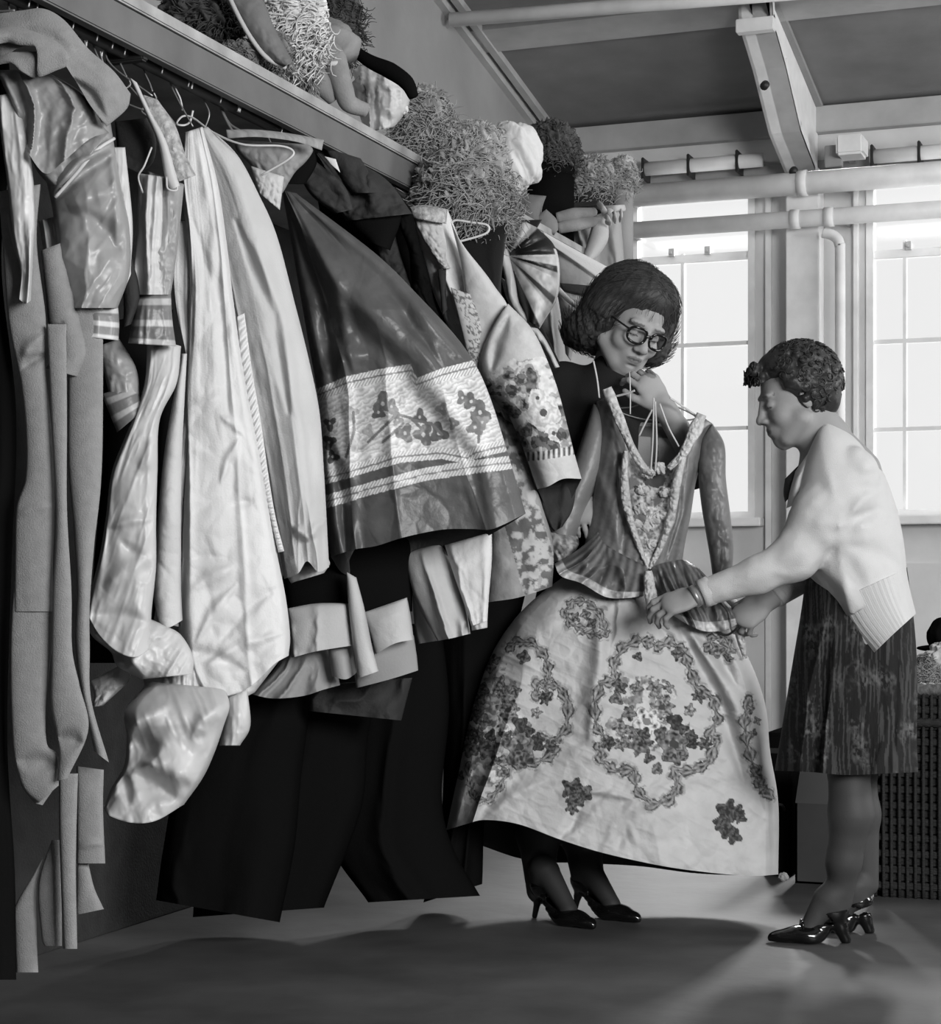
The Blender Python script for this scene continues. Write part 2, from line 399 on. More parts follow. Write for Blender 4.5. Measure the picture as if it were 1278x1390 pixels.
bm = bmesh.new(); xs = onCeil(1092, 120).x
prism(bm, [(2, zc(2)-.02), (YW, zc(YW)-.02), (YW, zc(YW)), (2, zc(2))], xs, xs+.05)
struct(bmobj('trim_5', bm, M['plaster']))
ym = onCeil(840, 30).y
c0 = onCeil(612, 27, .08); c1 = onCeil(1000, -4, .08)
tag(tube('ceiling_pole', [c0, c1+(c1-c0)*.8], .028, M['paintwhite'], n=16, seg=2), 'long white pole fixed under the sloping ceiling near the top of the room', 'pole')
box('baseboard_left', (XL, YR, 0), (XL+.02, YW, .12), M['plaster'])['kind'] = 'structure'
bm = bmesh.new()
for a, b in ((990, 1040), (1044, 1100), (1104, 1180), (1184, 1300)):
    A, B_ = onY(a, 900, YW-.0), onY(b, 900, YW); addbox(bm, (A.x, YW-.018, .1), (B_.x, YW+.01, .95))
struct(bmobj('trim_6', bm, M['wallpaint']))
# pilaster
pl = onY(1068, 400, YW-.12); pr = onY(1112, 400, YW-.12)
struct(box('trim_7', (pl.x, YW-.13, 0), (pr.x, YW, 2.62), M['paintwhite']))
for k, (a, b) in enumerate(((1041, 1049), (1160, 1167))):
    A, B_ = onY(a, 400, YW), onY(b, 400, YW); struct(box('trim_%d' % (8+k), (A.x, YW-.03, .05), (B_.x, YW, zt-.02), M['paintwhite']))
# rafter with its cranked knee
t = thing('steel_rafter', 'white cranked steel rafter coming down the ceiling to the pier between windows', 'beam', (pl.x, YW-.13, 2.58))
X0, X1 = pl.x-.005, pl.x+.125
def rp(px, py):
    k = (px-639)/F; y = X0/((k*CS-SN)/(k*SN+CS)); p = onY(px, py, y); return (p.y, p.z)
low = [rp(1068, 240), rp(1044, 182), rp(1022, 95), rp(1004, 36), rp(1000, -40)]
prof = low+[(low[-1][0]-.25, zc(low[-1][0]-.25)-.01), (YW-.02, zc(YW)-.02), (YW-.02, low[0][1])]
bm = bmesh.new(); xm = (X0+X1)/2; prism(bm, prof, xm-.012, xm+.055)
bmobj('web', bm, M['paintwhite'], t)
bm = bmesh.new()
for i in range(len(low)-1):
    (ya, za), (yb, zb_) = low[i], low[i+1]; n = Vector((0, zb_-za, -(yb-ya))).normalized()*.012
    prism(bm, [(ya, za), (yb, zb_), (yb+n.y, zb_+n.z), (ya+n.y, za+n.z)], X0, X1)
    prism(bm, [(ya, za), (yb, zb_), (yb+n.y*4, zb_+n.z*4), (ya+n.y*4, za+n.z*4)], X0, X0+.012)
    prism(bm, [(ya, za), (yb, zb_), (yb+n.y*4, zb_+n.z*4), (ya+n.y*4, za+n.z*4)], X1-.012, X1)
bmobj('lower_flange', bm, M['paintwhite'], t)
(ya, za), (yb, zb_) = rp(1000, 34), rp(1003, 22)
for (px, py) in ((1034, 115), (1074, 231)):
    y, z = rp(px-14, py); tube('bolt', [(xm-.01, y+.01, z-.002), (xm-.01, y-.014, z-.014)], .017, M['iron'], t, n=12, seg=2)
box('joint_plate', (X0-.008, low[3][0]-.03, low[3][1]-.03), (X1+.008, low[3][0]+.02, low[3][1]+.02), M['paintwhite'], t)
# pipes across the back wall
for k, (pa, pb, r, lab) in enumerate((((858, 261), (1278, 240), .048, 'thick white heating pipe running across the tops of the windows'),
                              ((846, 309), (1278, 289), .036, 'thinner white pipe crossing the windows below the thick heating pipe'))):
    A = onY(pa[0], pa[1], YW-.2); B_ = onY(pb[0], pb[1], YW-.2)
    t = thing('heating_pipe', lab, 'pipe', A, 'pipes across the back wall')
    z = (A.z+B_.z)/2; A.z = B_.z = z; e = (B_-A)
    tube('pipe_run', [A-e*.15, B_+e*.6], r, M['paintwhite'], t, n=20, seg=2)
    for px in ((1090,) if k == 0 else (1080, 1126)):
        C_ = onY(px, 250, YW-.2); tube('pipe_collar', [(C_.x-.02, C_.y, z), (C_.x+.02, C_.y, z)], r*1.14, M['paintwhite'], t, n=20, seg=2)
    for px in (852, 1142): C_ = onY(px, 250, YW-.2); box('pipe_bracket', (C_.x-.01, C_.y-.005, z-.01), (C_.x+.01, YW+.0, z+.01), M['batten'], t)
A = onY(1118, 316, YW-.17); pts = [A, onY(1132, 320, YW-.17), onY(1140, 332, YW-.17), onY(1141, 370, YW-.17)]
pts.append(Vector((pts[-1].x, pts[-1].y, 1.2))); pts.append(Vector((pts[-1].x, pts[-1].y, .02)))
tag(tube('downpipe', pts, .022, M['paintwhite'], n=14, seg=60), 'thin white vertical pipe bending off beside the pier', 'pipe')
# lamp box by the rafter
A = onY(1128, 214, YW-.3); B_ = onY(1172, 180, YW-.3)
t = thing('wall_lamp', 'small pale angled lamp box fixed high beside the rafter foot', 'lamp', (A.x, A.y, A.z))
box('housing', (A.x+.02, YW-.3, A.z+.01), (B_.x, YW-.16, B_.z), M['paintwhite'], t, .01)
box('bracket', (A.x-.04, YW-.22, A.z-.02), (A.x+.03, YW-.17, A.z+.07), M['plaster'], t)
box('arm', (A.x+.03, YW-.2, A.z+.03), (A.x+.06, YW+.0, A.z+.06), M['plaster'], t)

# ------------------------------------------------------------------ the rack: shelf, rail
XS = -1.80
t = thing('shelf_rack', 'long grey wooden shelf with deep front board above the clothes', 'shelf', (XS-.5, 3.0, 0))
YE = 6.6
box('shelf_top', (XL+.02, .6, 1.895), (XS, YE, 1.92), M['shelfedge'], t)
box('front_board', (XS-.028, .6, 1.828), (XS-.004, YE, 1.893), M['shelfw'], t)
box('shade_board', (XL+.25, .6, .0), (XL+.27, YE, 1.893), M['dark'], t)  # added dark board: shade on the wall behind the clothes, as colour
for y in (.7, 3.1, 6.5):
    box('post', (XL+.18, y, 0), (XL+.24, y+.06, 1.893), M['shelfw'], t)
rl = tube('clothes_rail', [(-1.86, .6, 1.838), (-1.86, YE, 1.838)], .013, M['iron'], n=16, seg=2)
tag(rl, 'black iron clothes rail running under the long shelf', 'rail')
for y in (1.2, 3.1, 4.9, 6.5): box('rail_bracket', (-1.9, y, 1.82), (-1.82, y+.02, 1.9), M['iron'], rl)
def rail(px):  # depth of the rail seen at column px
    return F*1.86/(CS*(639+F*SN/CS-px))

# ------------------------------------------------------------------ costumes on the rail
def top(px, py, d): return WV(px, py, d)
def hook(name, px, d, ybot, parent=None, r=.0017, m=None):
    """hanger hook over the rail"""
    zr = 1.834; p = WV(px, 400, d); yy = p.y; b = WV(px, ybot, d)
    pts = [(-1.86+.02, yy, zr-.012), (-1.86+.022, yy, zr+.008), (-1.86, yy, zr+.022), (-1.86-.02, yy, zr+.006), (-1.865, yy, zr-.03), tuple(b)]
    return tube(name, pts, r, m or M['metal'], parent, n=6, seg=40)
def wire(pts, r=.0018): return [W(*p) for p in pts]
def hanger(label, pts, px, d, ytop, m='metal', r=.0018, nm='wire_hanger', grp='wire clothes hangers on the rail'):
    t = thing(nm, label, 'hanger', WV(px, ytop, d), grp)
    tube('hanger_wire', [W(*p) for p in pts], r, M[m], t, n=6, seg=60)
    hook('hook', px, d, ytop, t, m=M[m])
    return t

# --- 1 black garment at the far left
t = thing('black_costume', 'black costume hanging at the far left edge of the rail', 'costume', top(-20, 60, 3.1))
sheet('body', [(-120, 60), (-130, 400), (-130, 700), (-130, 1000), (-120, 1330)], [(12, 60), (14, 200), (2, 360), (22, 560), (16, 760), (10, 1000), (20, 1180), (22, 1330)], 3.34, M['black'], t,
      bulge=.03, folds=[(4, .02, 0, .1, .5)], step=5)
# --- 2 grey wool cape with long panels
W0 = 3.22
t = thing('wool_cape', 'grey felted wool cape with wide collar, folded front and long hanging panels', 'costume', top(40, 20, W0))
wl = M['wool']; wa = dict(wr=.002, wrs=120)
sheet('collar', [(-12, 20), (-12, 60), (-12, 90)], [(178, 128, .06), (172, 148, .03), (145, 172, .0)], W0, wl, t, T=[(30, 14), (60, 12), (88, 28), (120, 66), (155, 97)], B=[(35, 62), (78, 78), (100, 106), (122, 142)],
      bulge=.035, bthick=.02, closed=True, folds=[(1.5, .01, .2, .2, 1)], creases=[(95, 105, 143, 160, -.02, 5), (20, 40, 90, 60, -.01, 6)], **wa)
sheet('turned_collar', [(-12, 42, -.03), (-12, 62, -.03)], [(95, 78, -.02), (92, 90, -.01)], W0-.03, wl, t, T=[(20, 36), (55, 46), (82, 60)], B=[(10, 58), (24, 61), (50, 66), (50, 92), (54, 104), (76, 96)], bulge=.03, closed=True, **wa)
sheet('folded_flap', [(-12, 82, 0), (-12, 90, 0)], [(55, 70, -.02), (54, 102, -.02)], W0-.02, wl, t, T=[(10, 72), (30, 70)], B=[(15, 86), (28, 96), (46, 106)], bulge=.03, closed=True, **wa)
# inner dark folds under the collar
sheet('under_fold', [(-5, 95), (18, 150), (30, 195)], [(60, 95), (115, 130), (145, 180)], W0+.03, M['satin_grey'], t, B=[(60, 235), (85, 220), (120, 190)], bulge=.03, folds=[(3, .03, .3, .5, .3)], wr=.006, wrs=25, angle=50)
def panel(nm, L, R, dz, **k):
    a = dict(bulge=.012, bthick=.01, step=2.5, wr=.003, wrs=140, wry=.35); a.update(k)
    return sheet(nm, L, R, W0+dz, wl, t, **a)
panel('panel', [(-2, 260), (4, 340), (12, 440), (28, 520), (35, 590), (34, 650), (22, 690), (20, 760), (19, 830)], [(55, 250), (50, 330), (62, 430), (62, 500), (70, 580), (74, 650), (74, 700), (72, 770), (72, 830)], .05,
      creases=[(30, 485, 58, 455, .012, 6), (30, 500, 66, 480, -.01, 4), (22, 700, 72, 686, .004, 4)])
panel('panel', [(20, 780), (15, 850), (14, 920), (16, 985), (20, 1030), (32, 1070), (52, 1090)], [(72, 780), (72, 860), (66, 920), (62, 965), (64, 1010), (78, 1025), (80, 1066)], .052, creases=[(20, 1032, 78, 1040, -.012, 8)])
panel('panel', [(64, 440), (70, 570), (76, 700), (72, 800), (70, 900), (70, 960), (80, 1015), (78, 1060)], [(90, 440), (91, 570), (91, 690), (97, 800), (98, 880), (108, 930), (120, 990), (92, 1056)], .03, creases=[(74, 1000, 112, 1010, -.014, 8)])
panel('panel', [(84, 300), (92, 480), (92, 620), (100, 720), (104, 800), (102, 870), (110, 940), (128, 1020)], [(138, 300), (140, 480), (138, 640), (128, 740), (122, 820), (122, 880), (124, 950), (148, 1035)], .08, bulge=.02)
panel('panel_end', [(30, 1040), (28, 1065), (46, 1090)], [(52, 1065), (78, 1060), (58, 1093)], .07, bulge=.006)
panel('panel', [(80, 1050), (80, 1120), (82, 1180), (84, 1240), (86, 1288)], [(106, 1050), (104, 1120), (103, 1180), (104, 1240), (105, 1288)], .10)
panel('panel', [(104, 1040), (104, 1100), (104, 1172)], [(141, 1045), (140, 1100), (143, 1172)], .13, creases=[(104, 1150, 143, 1145, .006, 3)])
panel('panel', [(105, 1172), (104, 1210), (103, 1242)], [(120, 1172), (128, 1205), (141, 1234)], .14)
panel('panel', [(70, 1140), (52, 1200), (56, 1270), (60, 1284)], [(85, 1140), (84, 1200), (84, 1250), (84, 1284)], .15)
panel('panel', [(44, 1190), (20, 1232), (20, 1270), (22, 1320)], [(60, 1160), (50, 1200), (50, 1270), (52, 1320)], .17)
hook('hook', 60, W0, 14, t); hook('hook', 20, W0-.05, 14, t)

# --- 3 satin doublet
D0 = 3.36
t = thing('satin_doublet', 'shiny grey satin doublet with striped cuffs hanging below the wool cape', 'costume', top(90, 150, D0))
sg = M['satin_grey']; st = M['satin']
sheet('sleeve', [(52, 170), (60, 230), (72, 290), (78, 350), (88, 400), (94, 418)], [(150, 165), (158, 215), (166, 262), (176, 310), (176, 370), (160, 418)], D0, sg, t, bulge=.06, wr=.012, wrs=60, angle=35, folds=[(1.6, .03, .1, .3, .3)],
      creases=[(70, 262, 158, 190, .03, 7), (75, 270, 160, 205, -.025, 6), (90, 280, 150, 262, .025, 12), (120, 290, 165, 350, -.02, 10), (150, 200, 158, 330, .02, 7)])
def cuff_tone(a, b, n, v0=.2, v1=.55):
    return lambda px, py, U, V: np.where(np.abs(((V*n) % 1)-.5) < .16, v1, v0)
sheet('cuff', [(94, 412), (98, 432), (97, 455)], [(160, 412), (162, 438), (161, 462)], D0-.01, M['tone_satin'], t, bulge=.06, tone=cuff_tone(0, 0, 2.6), folds=[(5, .006, 0, .0, 0)], closed=True)
sheet('front_panel', [(-5, 130), (2, 190), (10, 250), (18, 320), (28, 370), (25, 405)], [(26, 125), (36, 180), (45, 240), (48, 300), (46, 330), (42, 408)], D0-.12, M['satin'], t, bulge=.02, folds=[(2, .01, 0, .2, .3)], wr=.006, wrs=30, B=[(34, 412)])
sheet('front_panel', [(0, 260), (6, 300), (12, 360), (26, 420)], [(14, 270), (30, 340), (46, 400), (38, 432)], D0-.08, M['satin_grey'], t, bulge=.02)
sheet('collar_facing', [(42, 175), (40, 205), (52, 235), (80, 262)], [(88, 120), (112, 150), (132, 165), (148, 180)], D0-.05, M['tone_satin'], t, tone=.22, bulge=.03, folds=[(2, .015, 0, .2, .3)], wr=.006, wrs=40, closed=True)
sheet('lining_panel', [(52, 300), (60, 350), (66, 400), (74, 470), (90, 500)], [(88, 290), (96, 350), (96, 400), (96, 430), (108, 500)], D0+.02, M['satin'], t, bulge=.03, wr=.008, wrs=22, folds=[(3, .012, .1, .1, 0)])
sheet('lapel', [(56, 340), (62, 400), (66, 440), (76, 480), (62, 500)], [(82, 330), (100, 400), (112, 440), (120, 478), (108, 512)], D0-.06, wl, t, bulge=.03, closed=True, creases=[(62, 480, 84, 440, -.02, 7)])
sheet('side_edge', [(150, 200), (158, 260), (160, 330), (166, 400)], [(170, 200), (180, 300), (178, 360), (178, 372)], D0+.02, M['satin'], t, bulge=.02, wr=.006, wrs=18)
tube('braid_edge', [W(75, 268, D0-.09), W(100, 240, D0-.095), W(130, 205, D0-.095), W(155, 188, D0-.06)], .003, M['satin'], t, n=8)
hook('hook', 95, D0, 95, t)
for k, (px, yb) in enumerate(((36, 20), (118, 55), (139, 70))):
    hanger('bare wire hanger hook on the rail above the wool cape, %s of three' % ('leftmost', 'middle', 'rightmost')[k], [(px-3, yb, rail(px)), (px, yb+12, rail(px)), (px+3, yb+20, rail(px))], px, rail(px), yb)

# --- 4 brocade child's jerkin with short striped cuffs
E0 = 3.5
t = thing('brocade_jerkin', 'small brocade and satin jerkin with striped short cuffs beside the white gown', 'costume', top(205, 150, E0))
sheet('yoke', [(156, 165), (158, 190), (160, 214), (162, 222)], [(200, 160), (212, 190), (208, 220), (190, 236)], E0+.05, M['dark'], t, bulge=.02, wr=.004, wrs=30, closed=True, )
sheet('shoulder_strap', [(193, 128), (200, 160), (216, 195), (234, 250)], [(214, 135), (238, 170), (252, 210), (266, 238)], E0-.02, M['brocade'], t, bulge=.025, wr=.004, wrs=12, closed=True)
sheet('inner_strap', [(176, 105), (196, 150), (215, 195), (224, 240), (232, 258)], [(186, 112), (204, 150), (226, 190), (240, 235), (244, 252)], E0-.04, M['satin'], t, bulge=.01, closed=True)
sheet('side_front', [(188, 235), (186, 300), (182, 350), (180, 400)], [(222, 240), (222, 300), (222, 360), (224, 400)], E0, M['satin'], t, bulge=.03, folds=[(2.5, .02, .2, .1, 0)], wr=.006, wrs=18)
sheet('short_sleeve', [(200, 232), (206, 290), (190, 360), (184, 400)], [(250, 250), (244, 310), (238, 360), (232, 400)], E0+.02, M['satin_grey'], t, bulge=.04, folds=[(3, .015, .2, .2, .3)], wr=.01, wrs=22)
sheet('cuff', [(184, 395), (180, 432), (174, 466)], [(232, 395), (234, 432), (239, 470)], E0, M['tone_satin'], t, bulge=.045, tone=cuff_tone(0, 0, 2.6, .16, .42), folds=[(5, .006, .1, 0, .3)], wr=.004, wrs=16, closed=True)
sheet('second_sleeve', [(132, 470), (140, 500), (150, 545)], [(162, 460), (185, 500), (190, 540)], E0+.04, M['satin_grey'], t, bulge=.03, wr=.008, wrs=18)
sheet('second_cuff', [(138, 535), (148, 560), (159, 587)], [(184, 520), (190, 540), (196, 556)], E0+.03, M['tone_satin'], t, bulge=.03, tone=cuff_tone(0, 0, 2.2, .16, .42), closed=True)
sheet('side_edge', [(166, 380), (168, 420), (166, 445)], [(180, 350), (190, 400), (178, 440)], E0-.03, M['dark'], t, bulge=.02)
tube('lace_tie', [W(206, 200, E0-.05), W(196, 225, E0-.055), W(188, 240, E0-.05), W(194, 262, E0-.04)], .0018, M['satin'], t, n=6)
tube('lace_tie', [W(226, 240, E0-.05), W(228, 256, E0-.055), W(240, 258, E0-.05), W(240, 246, E0-.04)], .0018, M['satin'], t, n=6)
sheet('dark_gap_sheet', [(130, 440), (140, 600), (128, 760), (118, 900)], [(235, 420), (235, 600), (220, 760), (200, 900)], E0+.2, M['black'], t, step=6)  # black sheet put in as the shade of the gap between the clothes
hook('hook', 207, E0, 130, t)

# --- 5 ivory satin breeches, long and crumpled, puffed at the knee
G0 = 3.56
t = thing('satin_breeches', 'long shiny ivory satin breeches, puffed and knotted at the knees', 'costume', top(215, 470, G0))
sheet('leg', [(200, 455), (196, 520), (175, 580), (152, 640), (144, 700), (136, 750), (124, 800), (118, 832)], [(246, 470), (240, 520), (217, 570), (214, 640), (212, 710), (212, 770), (206, 830), (204, 880)], G0, M['satin'], t, bulge=.07,
      wr=.009, wrs=55, angle=20, folds=[(1.5, .02, .1, .2, .4)], B=[(135, 862), (160, 885), (185, 892)],
      creases=[(150, 715, 205, 705, .01, 5), (165, 735, 205, 790, -.012, 8), (140, 800, 200, 760, .016, 10), (215, 590, 190, 640, .012, 8), (130, 835, 200, 845, -.014, 8)], closed=True)
sheet('inner_leg', [(246, 480), (225, 600), (216, 680), (212, 740), (208, 800), (214, 845)], [(254, 480), (248, 600), (246, 680), (246, 750), (246, 800), (248, 842)], G0+.06, M['white2'], t, bulge=.04, wr=.006, wrs=40, B=[(228, 852)], closed=True)
sheet('knee_gather', [(116, 830), (124, 862), (150, 885), (160, 905), (192, 922)], [(204, 840), (226, 850), (246, 862), (262, 890), (262, 915)], G0+.03, M['satin'], t, bulge=.06, wr=.02, wrs=36, angle=30, creases=[(128, 842, 170, 900, -.03, 8), (145, 860, 192, 915, .02, 6)], closed=True)
sheet('loose_tie', [(122, 925), (128, 945), (124, 960)], [(172, 898), (176, 922), (140, 958)], G0+.1, M['white2'], t, bulge=.03, wr=.014, wrs=20, closed=True)
sheet('knee_puff', [(202, 925, .12), (170, 965), (172, 1000), (168, 1040), (150, 1072), (141, 1098)], [(306, 935, .12), (312, 958), (304, 985), (292, 1020), (276, 1055), (250, 1092)], G0-.03, M['satin'], t, bulge=.10, wr=.012, wrs=44, B=[(150, 1108), (180, 1117), (212, 1114)],
      angle=-20, folds=[(1.5, .02, .1, .2, .3)],
      creases=[(165, 1000, 225, 960, .03, 10), (175, 1000, 210, 1030, -.04, 14), (190, 1030, 262, 1060, .03, 13), (180, 1050, 240, 1085, -.03, 11), (262, 1000, 296, 960, .02, 8), (160, 1040, 175, 1090, -.02, 6)], closed=True)
sheet('puff_top', [(186, 880), (196, 930), (206, 972)], [(338, 880), (322, 935), (300, 962)], 3.74, M['satin'], t, bulge=.10, wr=.02, wrs=34, B=[(218, 962), (236, 938), (246, 944), (262, 962), (284, 966)], closed=True)
sheet('puff_tail', [(306, 950), (302, 985), (298, 1012)], [(336, 935), (340, 985), (326, 1012)], G0+.04, M['satin'], t, bulge=.04, wr=.008, wrs=20, closed=True)

# --- 6 white cotton gown, the big one in front
A0 = 3.74
t = thing('white_gown', 'long creased white cotton gown hanging in front of the dark skirt', 'costume', top(265, 165, A0))
sheet('body', [(250, 180), (246, 240), (252, 310), (256, 380), (254, 450), (250, 520), (250, 600), (246, 680), (243, 760), (241, 840), (246, 890), (264, 928)],
      [(275, 172), (296, 250), (308, 330), (316, 400), (326, 470), (338, 540), (352, 610), (364, 680), (376, 750), (388, 810), (394, 862), (392, 890)], A0, M['white'], t,
      bulge=.075, bthick=.05, wr=.015, wrs=70, wry=.8, folds=[(1.4, .03, .15, .12, .35), (4, .006, .3, .25, -.0)], B=[(285, 946), (320, 942), (345, 928), (372, 902)], closed=True,
      creases=[(300, 655, 326, 595, .012, 4), (250, 760, 310, 758, -.006, 4), (262, 800, 318, 768, .012, 7), (268, 870, 320, 795, .016, 5), (300, 870, 372, 800, -.012, 6), (285, 900, 380, 860, .014, 6),
               (250, 560, 300, 540, .006, 6), (300, 565, 330, 590, .01, 4), (310, 690, 345, 680, -.006, 4), (262, 300, 310, 560, -.01, 6), (270, 200, 285, 420, .01, 6), (245, 880, 330, 910, -.016, 7)])
sheet('hanging_sleeve', [(236, 300), (232, 370), (240, 430), (252, 480), (248, 560), (238, 620), (224, 690), (214, 750), (210, 800), (216, 846)], [(262, 300), (262, 400), (262, 480), (262, 560), (256, 640), (250, 700), (247, 760), (246, 800), (246, 830), (250, 852)], A0-.02, M['white'], t, bulge=.035, wr=.006, wrs=40, wry=.6, folds=[(2, .01, 0, .1, .2)], closed=True)
sheet('ruffled_edge', [(322, 430), (330, 520), (342, 590), (354, 650), (366, 700), (378, 750)], [(332, 425), (342, 500), (354, 570), (364, 640), (374, 700), (386, 748)], A0-.02, M['white'], t, bulge=.012, dfun=lambda U, V, px, py: .006*np.sin(V*190)*np.sqrt(1-(2*U-1)**2+.01), step=1.6)
sheet('hem_fold', [(262, 925), (268, 945)], [(392, 880), (346, 940)], A0-.04, M['satin'], t, bulge=.05, wr=.012, wrs=24, B=[(290, 955), (320, 952)], T=[(300, 935), (350, 915)], closed=True)
hook('hook', 262, A0, 172, t)
# --- 7 second cotton gown behind it
t = thing('cotton_gown', 'plain white cotton gown with gathered sleeve hanging behind the big creased gown', 'costume', top(285, 175, A0+.14))
sheet('body', [(262, 176), (285, 280), (300, 380), (318, 470), (338, 560), (356, 640), (374, 720), (386, 786)],
      [(282, 172), (322, 210), (352, 265), (376, 320), (400, 410), (420, 490), (434, 560), (440, 640), (444, 712), (447, 770)], A0+.14, M['white2'], t, bulge=.06, bthick=.05,
      folds=[(1.6, .03, .3, .05, .3), (3, .006, .1, .2, .3)], wr=.008, wrs=60, wry=.5, B=[(405, 778), (417, 762), (432, 776)],
      creases=[(320, 300, 392, 560, -.02, 6), (345, 330, 400, 560, .012, 8), (398, 715, 418, 732, .02, 5), (418, 732, 442, 706, .02, 5), (404, 720, 402, 775, -.008, 5), (300, 190, 372, 420, .012, 10)])
sheet('cuff', [(386, 770), (394, 790), (400, 790)], [(446, 758), (448, 766), (440, 778)], A0+.16, M['white2'], t, bulge=.04, closed=True, wr=.006, wrs=20)
sheet('frill', [(340, 225), (352, 262)], [(386, 240), (380, 285)], A0+.2, M['white2'], t, bulge=.02, wr=.012, wrs=10, closed=True)
hook('hook', 278, A0+.14, 175, t)

# --- wooden hanger with draped pale cloth behind
d = rail(330)
t = thing('wooden_hanger', 'curved wooden coat hanger above the dark skirt', 'hanger', WV(318, 185, d))
sheet('hanger_bar', [(306, 176), (308, 188)], [(440, 190), (437, 204)], d-.06, M['wood'], t, T=[(350, 176), (400, 182)], B=[(350, 186), (400, 192)], bulge=.012, bthick=.012, closed=True)
hook('hook', 316, d-.06, 178, t, .0028); hook('hook', 327, d-.06, 178, t, .0028)
t = thing('pale_shirt', 'pale shirt bunched on the wooden hanger', 'costume', WV(360, 200, d))
sheet('body', [(318, 190), (322, 205), (338, 222), (356, 245), (372, 262)], [(420, 196), (425, 205), (415, 220), (400, 235), (384, 262)], d+.02, M['tone'], t, tone=.26, btone=.2, bulge=.04, wr=.012, wrs=22, angle=-25, closed=True)
hanger('white coated wire hanger looping over the white gown shoulders', [(262, 150, 3.9), (258, 165, 3.9), (250, 170, 3.86), (240, 168, 3.86), (248, 158, 3.9), (262, 160, 3.9), (290, 180, 3.86), (330, 196, 3.82), (380, 198, 3.82), (398, 205, 3.82), (392, 216, 3.82), (355, 238, 3.84)], 248, rail(248), 150, 'wirewhite', .0022)
for (px, y) in ((207, 130), (172, 110)):
    hanger('thin wire hanger on the rail %s' % ('right above the brocade jerkin shoulder strap' if px == 207 else 'left of the brocade jerkin beside the doublet'), [(px+2, y-4, rail(px)), (px+4, y+6, rail(px)), (px-14, y+22, rail(px)-.02), (px+30, y+40, rail(px)-.02), (px+5, y+8, rail(px))], px, rail(px), y-6)

# --- 8 dark bodices bunched over the skirt
t = thing('dark_bodice', 'black bodice with bows and straps bunched above the dark banded skirt', 'costume', top(460, 215, 4.3))
K = 4.28
sheet('strap', [(352, 228), (362, 246), (372, 250)], [(425, 200), (430, 222), (415, 250)], K-.05, M['black'], t, bulge=.03, T=[(385, 215)], closed=True)
sheet('collar', [(425, 212), (440, 250), (470, 300)], [(440, 200), (520, 240), (560, 290)], K+.1, M['dark'], t, bulge=.04, wr=.02, wrs=30, folds=[(3, .03, 0, .4, 0)], closed=True)
sheet('bow', [(400, 220), (420, 262), (455, 290)], [(424, 215), (466, 250), (480, 284)], K, M['dark'], t, bulge=.03, wr=.012, wrs=26, closed=True, creases=[(410, 225, 470, 285, -.02, 7)])
sheet('bow', [(440, 200), (460, 240), (478, 262)], [(490, 215), (505, 240), (518, 262)], K+.05, M['dark'], t, bulge=.04, wr=.012, wrs=26, closed=True)
sheet('bow', [(478, 262), (476, 300), (500, 328)], [(525, 256), (545, 290), (530, 340)], K+.08, M['black'], t, bulge=.04, closed=True)
sheet('ribbon', [(530, 250), (540, 300), (555, 340), (560, 390), (580, 440)], [(560, 285), (570, 330), (582, 370), (590, 410), (606, 450)], K+.12, M['black'], t, bulge=.03, wr=.02, wrs=24, closed=True)
sheet('ribbon', [(505, 320), (515, 350), (540, 400)], [(535, 312), (545, 350), (562, 396)], K+.14, M['dark'], t, bulge=.02, wr=.02, wrs=20, closed=True)
sheet('pale_lining', [(496, 300), (520, 350), (548, 440)], [(512, 295), (545, 360), (560, 450)], K+.18, M['white2'], t, bulge=.01, closed=True)
sheet('label_tag', [(440, 212), (448, 222)], [(456, 216), (462, 234)], K-.05, M['white'], t, bulge=.004, closed=True)
sheet('body', [(430, 260), (440, 330), (450, 420)], [(560, 290), (590, 350), (625, 470)], K+.22, M['black'], t, bulge=.03, step=4)
for px in (470, 500, 486, 520): hanger('wire hanger hook poking up over the black bodices, %s' % ('leftmost of four', 'third from the left', 'second from the left', 'rightmost of four')[(470, 500, 486, 520).index(px)], [(px, 222+(px-470)*.42, rail(px)), (px, 234+(px-470)*.42, rail(px))], px, rail(px), 224+(px-470)*.42, 'metal', .0022)

